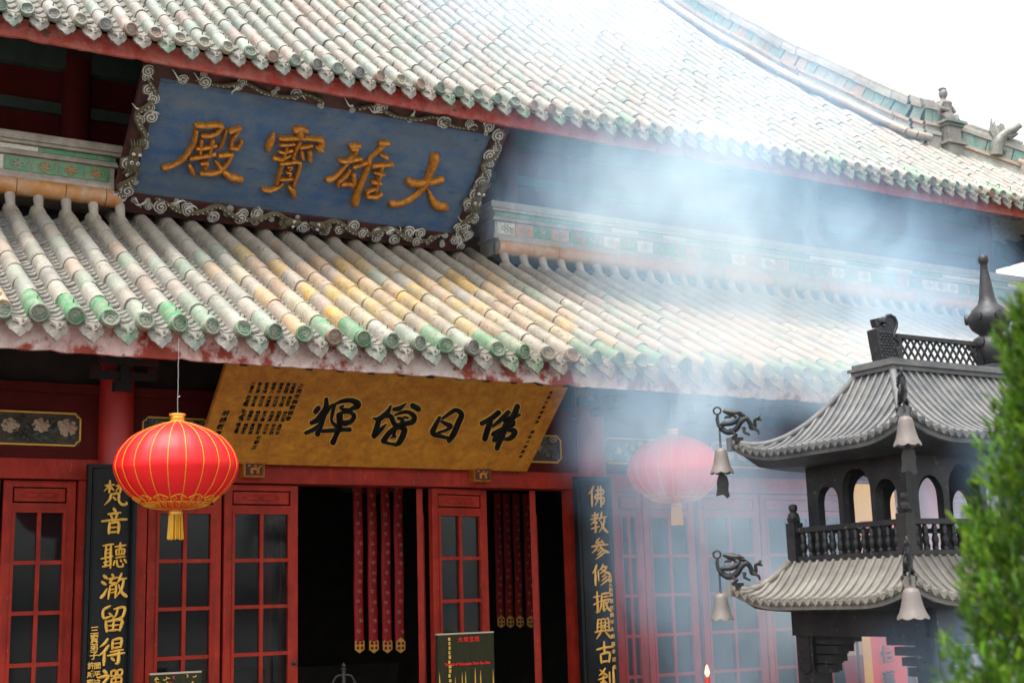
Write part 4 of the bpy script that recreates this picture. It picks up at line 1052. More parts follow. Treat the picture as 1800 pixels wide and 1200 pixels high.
HAND = {
 '梵': [([(12, 22), (44, 18)], 8), ([(30, 4), (28, 48)], 9), ([(28, 22), (8, 44)], [8, 4]), ([(30, 24), (44, 38)], 7), ([(54, 22), (90, 16)], 8), ([(74, 2), (70, 48)], 9), ([(70, 20), (52, 44)], [8, 4]), ([(74, 22), (94, 40)], [7, 10]),
        ([(36, 54), (30, 76), (10, 98)], [9, 8, 4]), ([(36, 56), (64, 52), (66, 80), (78, 94), (96, 92), (94, 82)], [8, 9, 8, 9, 9, 3]), ([(44, 66), (54, 76)], 8)],
 '音': [([(48, 2), (56, 12)], 10), ([(28, 24), (74, 18)], 9), ([(38, 28), (44, 40)], 8), ([(64, 24), (56, 42)], 8), ([(4, 52), (50, 46), (98, 44)], [9, 7, 10]), ([(34, 58), (32, 98)], 10), ([(34, 60), (68, 56), (68, 96)], [8, 10, 10]), ([(38, 76), (62, 74)], 7), ([(36, 94), (64, 92)], 8)],
 '聽': [([(8, 12), (46, 6)], 8), ([(20, 12), (18, 62)], 8), ([(38, 8), (38, 96)], 9), ([(20, 28), (36, 25)], 6), ([(20, 42), (36, 39)], 6), ([(2, 62), (44, 52)], 8), ([(12, 76), (30, 72)], 7), ([(8, 92), (34, 86)], 8), ([(20, 66), (18, 92)], 7),
        ([(54, 16), (94, 10)], 8), ([(74, 2), (72, 26)], 8), ([(58, 28), (60, 48)], 7), ([(58, 28), (90, 25), (88, 46)], 7), ([(60, 46), (88, 44)], 6), ([(70, 28), (70, 44)], 5), ([(80, 27), (80, 44)], 5), ([(56, 58), (92, 54)], 7), ([(54, 70), (50, 86)], 7), ([(62, 66), (66, 90), (84, 92), (86, 82)], 7), ([(76, 66), (80, 74)], 7), ([(90, 64), (98, 76)], 8)],
 '澈': [([(10, 8), (22, 18)], 10), ([(4, 32), (18, 42)], 10), ([(2, 92), (14, 78), (24, 58)], [11, 10, 5]), ([(42, 4), (48, 12)], 8), ([(28, 22), (66, 16)], 8), ([(46, 20), (34, 36), (56, 36)], 7), ([(36, 48), (30, 96)], 8), ([(36, 48), (58, 44), (56, 92)], 8), ([(38, 62), (54, 60)], 6), ([(38, 74), (54, 72)], 6),
        ([(78, 2), (70, 26), (60, 40)], [9, 8, 4]), ([(70, 26), (96, 20)], 8), ([(88, 24), (80, 60), (58, 92)], [8, 9, 4]), ([(68, 44), (82, 74), (98, 88)], [7, 10, 13])],
 '留': [([(36, 2), (12, 16), (14, 46), (40, 40)], [9, 9, 9, 7]), ([(34, 28), (46, 40)], 8), ([(52, 14), (92, 8), (86, 42), (72, 46)], [8, 10, 9, 5]), ([(66, 14), (60, 36), (46, 50)], [8, 7, 4]),
        ([(22, 58), (26, 96)], 10), ([(22, 60), (82, 54), (76, 94)], [8, 11, 10]), ([(28, 76), (74, 73)], 7), ([(52, 58), (50, 92)], 8), ([(28, 94), (74, 91)], 8)],
 '得': [([(34, 4), (22, 20), (6, 32)], [10, 9, 4]), ([(38, 28), (22, 50), (2, 64)], [10, 10, 5]), ([(24, 50), (22, 98)], [10, 11]), ([(54, 8), (52, 40)], 9), ([(54, 8), (86, 4), (84, 36)], [8, 10, 9]), ([(56, 22), (82, 20)], 6), ([(56, 38), (82, 35)], 7), ([(46, 52), (92, 46)], 8), ([(36, 66), (98, 58)], 9), ([(78, 48), (76, 92), (64, 96)], [9, 11, 5]), ([(50, 74), (60, 84)], 9)],
 '禪': [([(26, 2), (36, 12)], 11), ([(6, 28), (44, 22), (26, 48), (4, 64)], [9, 10, 9, 4]), ([(26, 46), (24, 98)], 10), ([(32, 52), (42, 62)], 9), ([(54, 6), (54, 24)], 7), ([(54, 6), (70, 4), (70, 22), (56, 24)], 7), ([(78, 4), (78, 22)], 7), ([(78, 4), (94, 2), (94, 20), (80, 22)], 7), ([(56, 34), (56, 66)], 8), ([(56, 34), (92, 31), (90, 62)], 8), ([(58, 48), (88, 46)], 6), ([(58, 64), (88, 61)], 7), ([(72, 34), (72, 98)], 8), ([(44, 80), (98, 74)], 9)],
 '佛': [([(32, 4), (20, 24), (2, 40)], [10, 10, 4]), ([(22, 28), (20, 96)], [10, 11]), ([(44, 22), (88, 18), (86, 38)], [8, 9, 8]), ([(46, 40), (86, 38)], 8), ([(46, 40), (40, 60), (90, 56), (84, 84), (76, 82)], [8, 8, 9, 9, 4]), ([(58, 4), (54, 60), (38, 94)], [9, 9, 4]), ([(74, 2), (72, 98)], [10, 10])],
 '教': [([(12, 18), (46, 12)], 8), ([(30, 2), (28, 32)], 8), ([(4, 36), (54, 28)], 8), ([(50, 8), (30, 40), (4, 60)], [8, 8, 4]), ([(18, 52), (42, 48), (30, 62)], 7), ([(30, 60), (32, 92), (22, 94)], [8, 9, 4]), ([(6, 80), (52, 68)], 8), ([(70, 2), (64, 24), (52, 42)], [9, 8, 4]), ([(64, 28), (96, 22)], 8), ([(86, 26), (76, 62), (50, 96)], [8, 9, 4]), ([(62, 44), (78, 76), (98, 94)], [7, 10, 13])],
 '参': [([(48, 2), (30, 22), (62, 18)], [9, 8, 8]), ([(62, 10), (72, 24)], 9), ([(4, 40), (50, 32), (94, 30)], [9, 8, 10]), ([(46, 22), (32, 48), (4, 70)], [8, 9, 4]), ([(52, 38), (74, 58), (98, 66)], [8, 11, 13]), ([(56, 48), (36, 62)], [9, 4]), ([(64, 58), (34, 80)], [10, 4]), ([(72, 70), (24, 99)], [11, 4])],
 '修': [([(28, 4), (18, 26), (2, 42)], [10, 10, 4]), ([(20, 30), (18, 96)], [10, 11]), ([(36, 30), (36, 76)], [9, 6]), ([(64, 2), (56, 16), (44, 28)], [9, 8, 4]), ([(58, 14), (86, 12), (66, 32), (44, 44)], [7, 9, 8, 4]), ([(54, 22), (74, 36), (98, 42)], [7, 9, 12]), ([(74, 48), (54, 60)], [9, 4]), ([(82, 58), (52, 78)], [10, 4]), ([(92, 70), (46, 98)], [11, 4])],
 '振': [([(2, 26), (38, 20)], 8), ([(24, 2), (24, 90), (12, 92)], [10, 10, 4]), ([(2, 60), (40, 44)], [9, 5]), ([(48, 12), (94, 6)], 9), ([(50, 12), (46, 60), (32, 94)], [9, 9, 4]), ([(58, 26), (86, 22)], 7), ([(52, 42), (96, 36)], 8), ([(60, 44), (58, 88), (72, 78)], [8, 9, 5]), ([(88, 46), (74, 58)], 7), ([(68, 46), (80, 74), (98, 90)], [7, 10, 13])],
 '興': [([(22, 10), (16, 62)], 8), ([(22, 14), (34, 10)], 7), ([(20, 30), (32, 28)], 6), ([(20, 46), (32, 44)], 6), ([(40, 10), (38, 60)], 7), ([(40, 12), (62, 10), (62, 56)], 7), ([(44, 26), (58, 25)], 5), ([(46, 38), (56, 37), (56, 48), (46, 49), (46, 38)], 5), ([(70, 10), (82, 8), (84, 60)], [6, 8, 8]), ([(70, 28), (82, 27)], 6), ([(70, 44), (82, 43)], 6), ([(2, 68), (50, 62), (98, 62)], [9, 8, 10]), ([(36, 70), (10, 98)], [10, 4]), ([(62, 68), (90, 96)], [8, 12])],
 '古': [([(4, 36), (50, 28), (96, 26)], [10, 9, 10]), ([(48, 2), (48, 54)], 11), ([(26, 58), (28, 96)], 10), ([(26, 58), (76, 52), (72, 94)], [9, 11, 10]), ([(30, 92), (70, 89)], 9)],
 '刹': [([(44, 4), (28, 22), (8, 34)], [9, 9, 4]), ([(14, 8), (34, 24), (52, 34)], [7, 9, 11]), ([(4, 52), (56, 42)], 8), ([(32, 36), (32, 92), (22, 94)], [9, 10, 4]), ([(26, 58), (6, 80)], [8, 4]), ([(38, 58), (52, 74)], [7, 10]), ([(68, 22), (68, 70)], [9, 8]), ([(90, 2), (90, 94), (78, 96)], [11, 11, 4])],
}
couplet(2.296, 2.652, 2.657, 'black couplet board partly behind the red lantern, gilt column of large characters', '梵音聽澈留得禪',
        [(202, 866), (200, 915), (200, 976), (200, 1030), (199, 1087), (196, 1144), (193, 1200)],
        [('三寶弟子', (166, 1108), (165, 1152), 0.062), ('閻平波', (171, 1170), (170, 1200), 0.05), ('許咸寶', (160, 1170), (158, 1200), 0.05)], None, 0.185)
couplet(6.49, 6.855, 2.657, 'black couplet board veiled by smoke on the column right of the open doors', '佛教参修振興古刹',
        [(1049, 872), (1052, 918), (1054, 964), (1056, 1010), (1058, 1058), (1060, 1103), (1063, 1146), (1066, 1192)],
        [('真禪大和尚', (1072, 1012), (1074, 1045), 0.04), ('重興開封大', (1075, 1056), (1076, 1105), 0.04), ('相國寺紀念', (1077, 1118), (1080, 1172), 0.04)], None, 0.185)

# ------------------------------------------------------------------ lanterns
def lantern(loc, R0, label, wire_top, flip):
    root = empty('red_lantern', loc, label, 'lantern', 'red silk lanterns under the lower eave')
    k = R0 / 555.0; cx, cy, cz = loc
    prof = [(90, -315), (235, -292), (335, -240), (440, -158), (505, -75), (545, 15), (555, 60), (550, 110), (520, 200), (460, 285), (395, 345), (300, 400), (190, 445), (78, 478)]
    pr = [(r * k, (h) * k) for r, h in cr(prof, 3)]
    NR = 22
    mb = MB(); mb.lathe(pr, (cx, cy, cz), NR * 4, 0, None, True, wob=lambda j, t: (-0.006 * R0 / 0.4 * (1 - abs(math.sin(t * NR / 2)) ) * min(1, pr[j][0] / (0.3 * R0)), 0))
    part(mb, 'silk_body', M['lantern'], root)
    for q in range(NR):
        t = 2 * math.pi * (q) / NR + 0.0
        mb = MB(); mb.tube([(cx + math.cos(t) * (r - 0.004 * min(1, r / (0.3 * R0))), cy + math.sin(t) * (r - 0.004 * min(1, r / (0.3 * R0))), cz + h) for r, h in pr], 0.0022, 5)
        part(mb, 'rib', M['yellow'], root)
    mb = MB(); z = cz + 470 * k
    mb.lathe([(66 * k, 0), (72 * k, 0.006), (62 * k, 0.010), (62 * k, 0.026), (66 * k, 0.029), (62 * k, 0.032), (62 * k, 0.044), (74 * k, 0.047), (74 * k, 0.058), (60 * k, 0.060), (0.0001, 0.060)], (cx, cy, z), 24)
    part(mb, 'top_cap', M['brassgold'], root)
    mb = MB(); zb = cz - 345 * k
    mb.lathe([(58 * k, -0.012), (66 * k, 0.0), (58 * k, 0.012), (58 * k, 0.03)], (cx, cy, zb), 20)
    part(mb, 'bottom_cap', M['brassgold'], root)
    # gilded cloud border
    mb = MB()
    def onb(t, h):
        for (r0, h0), (r1, h1) in zip(pr, pr[1:]):
            if h0 <= h <= h1 or h0 >= h >= h1:
                f = (h - h0) / (h1 - h0 + 1e-9); r = r0 + (r1 - r0) * f + 0.002; return Vector((cx + math.cos(t) * r, cy + math.sin(t) * r, cz + h))
        return Vector((cx + math.cos(t) * pr[0][0], cy + math.sin(t) * pr[0][0], cz + h))
    for q in range(14):
        t0 = 2 * math.pi * q / 14
        for s in (-1, 1):
            mb.tube([onb(t0 + s * (0.10 + 0.07 * math.cos(a) * (1 - a / 9)), (-238 + 22 * math.sin(a) * (1 - a / 9)) * k) for a in [0.6 * i for i in range(12)]], 0.0026, 4)
        mb.tube([onb(t0 - 0.2 + 0.4 * i / 10, (-232 + 26 * math.sin(math.pi * i / 10)) * k) for i in range(11)], 0.003, 4)
        for s in (0, 1):
            mb.tube([onb(t0 + 0.22 * s + 0.09 * math.cos(a) * (1 - a / 12), (-282 + 14 * math.sin(a)) * k) for a in [0.6 * i for i in range(13)]], 0.0024, 4)
    mb.tube([onb(2 * math.pi * i / 60, -262 * k) for i in range(61)], 0.003, 4, 0, None, False)
    part(mb, 'cloud_border', M['yellow'], root)
    mb = MB(); rdl = random.Random(3)
    for q in range(90):
        t = rdl.uniform(0, 6.28); r = 60 * k * math.sqrt(rdl.uniform(0.2, 1)); zt = zb - 0.012
        mb.tube([(cx + math.cos(t) * r, cy + math.sin(t) * r, zt), (cx + math.cos(t) * r * 1.08, cy + math.sin(t) * r * 1.08, zt - 0.07), (cx + math.cos(t) * r * 1.2, cy + math.sin(t) * r * 1.2, zt - 0.150 + rdl.uniform(-0.006, 0.006))], 0.0032, 4)
    part(mb, 'tassel', M['yellow'], root)
    mb = MB(); pts = [(cx + rdl.uniform(-0.003, 0.003), cy, z + 0.058 + (wire_top - z - 0.058) * i / 14) for i in range(15)]
    mb.tube(pts, 0.0032, 5); mb.tube([pts[3], (pts[3][0] + 0.016, cy, pts[3][2] + 0.012)], 0.002, 4)
    part(mb, 'hanging_wire', M['wire'], root)
c1 = at(310, 834, 8.42)
lantern(tuple(c1), 0.392, 'bright red lantern with golden ribs hanging clear in front of the left couplet board', 3.34, False)
c2 = at(1186, 836, 9.1)
lantern(tuple(c2), 0.405, 'pale smoke veiled red lantern hanging beside the iron incense burner', 3.46, True)

# ------------------------------------------------------------------ things in and before the doorway
def streamer(px, pyb, Y, wd, label, group):
    p = at(px, pyb, Y); ztop = 2.75; mb = MB()
    root = empty('silk_streamer', (p.x, Y, p.z), label, 'streamer', group)
    n = 14; H = ztop - p.z - 0.10; vs = []
    rdx = random.Random(int(px)); ph = rdx.uniform(0, 6)
    for i in range(n + 1):
        z = p.z + 0.10 + H * i / n
        for k in range(9):
            a = math.pi * (k / 8)
            vs.append((p.x - math.cos(a) * wd / 2, Y - math.sin(a) * wd * 0.22 + 0.006 * math.sin(i * 0.8 + ph), z))
    mb.add(vs, [(i * 9 + k, i * 9 + k + 1, (i + 1) * 9 + k + 1, (i + 1) * 9 + k) for i in range(n) for k in range(8)], 0, None, True)
    part(mb, 'cloth', M['curtain'], root)
    mb = MB()
    mb.poly([(p.x - wd / 2, Y - 0.02, p.z + 0.10), (p.x - wd / 2, Y - 0.02, p.z + 0.03), (p.x, Y - 0.02, p.z), (p.x + wd / 2, Y - 0.02, p.z + 0.03), (p.x + wd / 2, Y - 0.02, p.z + 0.10), (p.x, Y - 0.02, p.z + 0.135)], (0, 0.01, 0))
    for q in range(2):
        for r_ in range(2):
            mb.ball((p.x - wd * 0.22 + q * wd * 0.44, Y - 0.025, p.z + 0.045 + 0.04 * r_), 0.014, 6, 1)
    part(mb, 'gold_tip', [M['gold'], M['curtain']], root)
    mb = MB()
    for i in range(16):
        z = p.z + 0.19 + i * 0.085 + rdx.uniform(-0.01, 0.01)
        if z > ztop - 0.1: break
        cxf = p.x + rdx.uniform(-0.2, 0.2) * wd; yf = Y - wd * 0.22 - 0.004
        for k in range(5):
            a = k * 1.257 + rdx.random(); mb.ball((cxf + math.cos(a) * 0.011, yf, z + math.sin(a) * 0.011), 0.007, 6, 0, None, (1, 0.4, 1))
        mb.tube([(cxf, yf, z - 0.012), (cxf + rdx.uniform(-0.02, 0.02), yf, z - 0.045)], 0.003, 4, 1)
    part(mb, 'embroidery', [M['pinkflower'], M['leaf_carved']], root)
for k, (px, nm) in enumerate(((631, 'leftmost of the four near streamers in the open doorway'), (656, 'second from left of the four near streamers'), (680, 'third from left of the four near streamers'), (703, 'rightmost of the four near ones'))):
    streamer(px, 1147, 11.0, 0.090, 'red embroidered streamer with gold tip, ' + nm, 'red streamers in the doorway')
for k, (px, nm) in enumerate(((880, 'leftmost of the four seen past the half open door'), (896, 'second of the four seen past the half open door'), (913, 'third of the four seen past the half open door'), (932, 'last of the four past the half open door'))):
    streamer(px, 1103, 12.6, 0.088, 'dim red streamer with gold tip, ' + nm, 'red streamers deeper in the hall')
# embroidered canopy edge above the near streamers
p0 = at(662, 866, 11.3); mb = MB()
for k in range(5):
    cxk = p0.x - 0.20 + 0.10 * k
    pts = [(cxk + math.cos(math.pi * i / 8) * 0.05, 11.3, p0.z + 0.05 - math.sin(math.pi * i / 8) * 0.055) for i in range(9)]
    mb.poly([(q[0], q[1], q[2]) for q in pts], (0, 0.012, 0), k % 3); mb.tube([(q[0], q[1] - 0.004, q[2]) for q in pts], 0.004, 5, 3)
mb.lathe([(0.26, 0.05), (0.27, 0.25), (0.20, 0.32), (0.0001, 0.36)], (p0.x, 11.3 + 0.28, p0.z), 24, 0)
o = mb.build('hanging_canopy', [M['leaf_carved'], M['maroon'], M['greenbeam'], M['cloudgrey']]); o['label'] = 'scalloped dark embroidered canopy high inside the doorway'; o['category'] = 'canopy'
# altar table with an incense pot, in the gloom
mb = MB(); mb.box(4.4, 6.4, 13.2, 13.9, 0.9, 1.0); 
for a in (4.45, 6.28):
    for b in (13.25, 13.8): mb.box(a, a + 0.07, b, b + 0.07, -0.02, 0.9)
mb.box(4.42, 6.38, 13.21, 13.23, 0.5, 0.899)
o = mb.build('altar_table', M['dark']); o['label'] = 'dark altar table in the gloom behind the open doorway'; o['category'] = 'table'
# slender metal stand before the doorway
pf = at(604, 1163, 9.3); mb = MB()
mb.tube([(pf.x, 9.3, -0.02), (pf.x, 9.3, pf.z - 0.06)], 0.014, 10); mb.lathe([(0.016, 0), (0.022, 0.012), (0.010, 0.024), (0.018, 0.038), (0.006, 0.052), (0.0001, 0.066)], (pf.x, 9.3, pf.z - 0.062), 10)
for s in (-1, 1):
    mb.tube(cr([(pf.x, 9.3, pf.z - 0.09), (pf.x + s * 0.06, 9.3, pf.z - 0.10), (pf.x + s * 0.10, 9.3, pf.z - 0.16), (pf.x + s * 0.16, 9.3, pf.z - 0.18)], 5), 0.008, 7)
mb.lathe([(0.16, 0), (0.15, 0.02), (0.03, 0.05), (0.014, 0.06)], (pf.x, 9.3, -0.02), 18)
o = mb.build('incense_stand', M['iron']); o['label'] = 'slender dark metal stand with curved arms before the open doorway'; o['category'] = 'stand'

def notice_board(name, px0, px1, pyt, Y, rot, label, deco):
    a = at(px0, pyt, Y); b = at(px1, pyt, Y); wv = b.x - a.x
    root = empty(name, (a.x, Y, -0.02), label, 'notice board')
    u = Vector((math.cos(rot), math.sin(rot), 0)); nrm = Vector((math.sin(rot), -math.cos(rot), 0)); zt = a.z
    o = Vector((a.x, Y, zt - 0.75))
    mb = MB(); mb.obox(o, u * wv, (0, 0, 0.75), -nrm * 0.025); part(mb, 'board', M['boardgreen'], root)
    mb = MB(); mb.obox(o + Vector((0, 0, 0.7505)) + nrm * 0.004, u * wv, (0, 0, 0.012), -nrm * 0.033); part(mb, 'top_edge', M['beige2'], root)
    mb = MB()
    for t in (0.1, 0.85): mb.obox(Vector((a.x, Y, -0.02)) + u * wv * t - nrm * 0.06, u * 0.04, (0, 0, zt + 0.0 - 0.1), -nrm * 0.03)
    mb.obox(Vector((a.x, Y, -0.02)) + u * wv * 0.02 + nrm * 0.12, u * wv * 0.96, (0, 0, 0.04), -nrm * 0.35)
    part(mb, 'stand', M['dark'], root)
    pl = Plane(o + nrm * 0.001, u, (0, 0, 1)); pl.n = nrm
    deco(root, pl, wv)
M['beige2'] = mat('pale_worn_edge', (0.5, 0.42, 0.32), None, 5, 0.8)
def deco1(root, pl, wv):
    mb = MB()
    for i, ch in enumerate('大雄宝殿'): put_glyph(mb, ch, pl, wv * (0.40 + 0.098 * i), 0.705, 0.046, 0, 0.003)
    part(mb, 'chinese_title', M['redletter'], root)
    me = text_mesh('The Hall of Tathagatalin Xiong Bao Dian', 0.031, pl.P(wv * 0.52, 0.515, 0.004), pl.u, pl.v, 0.001, 0.0012, wv * 0.86 / 0.60)
    xs = [v.co.dot(pl.u) for v in me.vertices]; wd = max(xs) - min(xs); c0 = (max(xs) + min(xs)) / 2; f = wv * 0.80 / wd
    for v in me.vertices: v.co += pl.u * ((v.co.dot(pl.u) - c0) * (f - 1))
    mb = MB(); add_mesh(mb, me); part(mb, 'english_title', M['redletter'], root)
    mb = MB(); rdn = random.Random(9)
    for i in range(20):
        b = 0.735 - i * 0.036; mb.obox(pl.P(wv * (0.19 + 0.008 * rdn.uniform(-1, 1)), b - 0.030, 0), pl.u * wv * rdn.uniform(0.03, 0.05), pl.v * rdn.uniform(0.022, 0.03), pl.n * 0.002)
    for t, h in ((0.03, 0.46), (0.30, 0.42), (0.42, 0.45), (0.48, 0.46), (0.65, 0.48), (0.745, 0.46), (0.97, 0.46)):
        mb.poly([pl.P(wv * t - 0.012, 0.1, 0.001), pl.P(wv * t + 0.012, 0.1, 0.001), pl.P(wv * t + 0.004, h - 0.06, 0.001), pl.P(wv * t, h, 0.001), pl.P(wv * t - 0.004, h - 0.06, 0.001)], pl.n * 0.002)
    part(mb, 'gilded_picture', M['gold'], root)
notice_board('notice_board', 768, 872, 1116, 9.75, R(4), 'dark green notice board with red lettering, in front of the half open door', deco1)
def deco2(root, pl, wv):
    mb = MB(); rdn = random.Random(4)
    for i in range(34):
        a = rdn.uniform(0.02, wv - 0.02); b = rdn.uniform(0.45, 0.735); an = rdn.uniform(0, 6.28)
        mb.tube([pl.P(a + math.cos(an + 0.5 * q) * 0.02 * q / 2, b + math.sin(an + 0.5 * q) * 0.012 * q / 2, 0.003) if 0 < a + math.cos(an + 0.5 * q) * 0.02 * q / 2 < wv and b + math.sin(an + 0.5 * q) * 0.012 * q / 2 < 0.745 else pl.P(a, b, 0.003) for q in range(4)], 0.004, 4, rdn.choice([0, 0, 1]))
    part(mb, 'painted_pattern', [M['gold'], M['bannerred']], root)
notice_board('notice_board', 264, 354, 1186, 9.6, 0.0, 'low dark board with gold and red pattern, under the lantern before the closed doors', deco2)

# ------------------------------------------------------------------ long banner and curtain behind the burner
p0 = at(1493, 850, 8.0); x0 = p0.x; root = empty('prayer_banner', (x0 + 0.25, 8.0, 0.0), 'long red banner with yellow border hanging between hall and incense burner', 'banner')
mb = MB()
def strip(mb, xa, xb, z0, z1, y, mt):
    n = 24; vs = []
    for i in range(n + 1):
        z = z0 + (z1 - z0) * i / n
        for k in range(5):
            x = xa + (xb - xa) * k / 4; vs.append((x, y + 0.015 * math.sin(z * 3.1 + x * 5) + 0.006 * math.sin(z * 9), z))
    nn = len(vs); vs2 = vs + [(a, b + 0.006, c) for a, b, c in vs]
    fs = [(i * 5 + k, i * 5 + k + 1, (i + 1) * 5 + k + 1, (i + 1) * 5 + k) for i in range(n) for k in range(4)]
    fs += [tuple(nn + q for q in f[::-1]) for f in fs]
    mb.add(vs2, fs, mt, None, True)
strip(mb, x0, x0 + 0.095, 0.1, 2.46, 8.0, 0); strip(mb, x0 + 0.0955, x0 + 0.5, 2.16, 2.46, 8.0, 0)
part(mb, 'yellow_border', M['yellowcloth'], root)
mb = MB(); strip(mb, x0 + 0.0955, x0 + 0.5, 0.1, 2.158, 8.0, 0); part(mb, 'red_field', M['bannerred'], root)
mb = MB(); mb.tube([(x0 - 0.06, 8.0, 2.47), (x0 + 0.58, 8.0, 2.47)], 0.013, 8)
for q in (x0 - 0.05, x0 + 0.57): mb.tube([(q, 8.0, -0.02), (q, 8.0, 2.47)], 0.012, 8)
part(mb, 'pole', M['dark'], root)
mb = MB(); plb = Plane((x0, 7.975, 0), (1, 0, 0), (0, 0, 1))
column(mb, plb, '信佰舊', (1555, 1105), (1563, 1196), 0.15, 0, 0.0, 1, False)
part(mb, 'black_writing', M['ink'], root)
pa = at(1479, 1115, 9.9); pb = at(1522, 1150, 9.9)
mb = MB(); strip(mb, pa.x, pb.x + 0.1, 0.1, pb.z, 9.88, 0); strip(mb, pa.x, pb.x + 0.1, pb.z + 0.001, pa.z + 0.1, 9.88, 1)
o = mb.build('door_curtain', [M['maroon'], M['beige']]); o['label'] = 'maroon door curtain with beige heading behind the incense burner'; o['category'] = 'curtain'

# ------------------------------------------------------------------ candle
pc = at(1243, 1180, 6.0); mb = MB()
root = empty('lit_candle', (pc.x, 6.0, pc.z - 0.2), 'small lit red candle with orange flame, left of the incense burner', 'candle')
mb.lathe([(0.014, 0), (0.016, 0.05), (0.014, 0.19), (0.0001, 0.192)], (pc.x, 6.0, pc.z - 0.22), 12); part(mb, 'wax', M['wax'], root)
mb = MB(); mb.lathe([(0.0001, 0), (0.010, 0.012), (0.0125, 0.024), (0.008, 0.042), (0.0001, 0.066)], (pc.x, 6.0, pc.z - 0.026), 12); part(mb, 'flame', M['flame'], root)
mb = MB(); mb.tube([(pc.x, 6.0, -0.5), (pc.x, 6.0, pc.z - 0.222)], 0.012, 8); mb.lathe([(0.05, 0), (0.06, 0.012), (0.02, 0.0)], (pc.x, 6.0, pc.z - 0.236), 14); mb.lathe([(0.15, 0), (0.13, 0.03), (0.02, 0.06)], (pc.x, 6.0, -0.497), 16)
o = mb.build('candle_stand', M['iron']); o['label'] = 'thin iron candle stand left of the incense burner'; o['category'] = 'candle stand'
# ------------------------------------------------------------------ iron incense burner
BX, BY = 7.06, 5.72
burner = empty('incense_burner', (BX, BY, -0.5), 'large dark cast iron incense burner with two curved roofs and a gourd finial', 'incense burner')
class Roof:
    def __init__(s, ix, iy, ox, oy, zt, H, up, p=1.9):
        s.ix, s.iy, s.ox, s.oy, s.zt, s.H, s.up, s.p = ix, iy, ox, oy, zt, H, up, p
    def lim(s, side, t):
        return (s.iy + (s.oy - s.iy) * t) if side in 'WE' else (s.ix + (s.ox - s.ix) * t)
    def pt(s, side, a, t, dz=0.0):
        q = min(1.0, abs(a) / s.lim(side, t))
        edge = s.lim(side, 1.0)
        k = max(0.0, (abs(a) - (edge - 0.42)) / 0.42)
        z = s.zt - s.H * (1 - (1 - t) ** s.p) + s.up * (k ** 2.2) * t ** 1.5 + dz
        d = (s.ix + (s.ox - s.ix) * t) if side in 'WE' else (s.iy + (s.oy - s.iy) * t)
        # corners kick slightly outward
        d += 0.02 * k * t
        return Vector({'W': (BX - d, BY + a, z), 'E': (BX + d, BY + a, z), 'S': (BX + a, BY - d, z), 'N': (BX + a, BY + d, z)}[side])
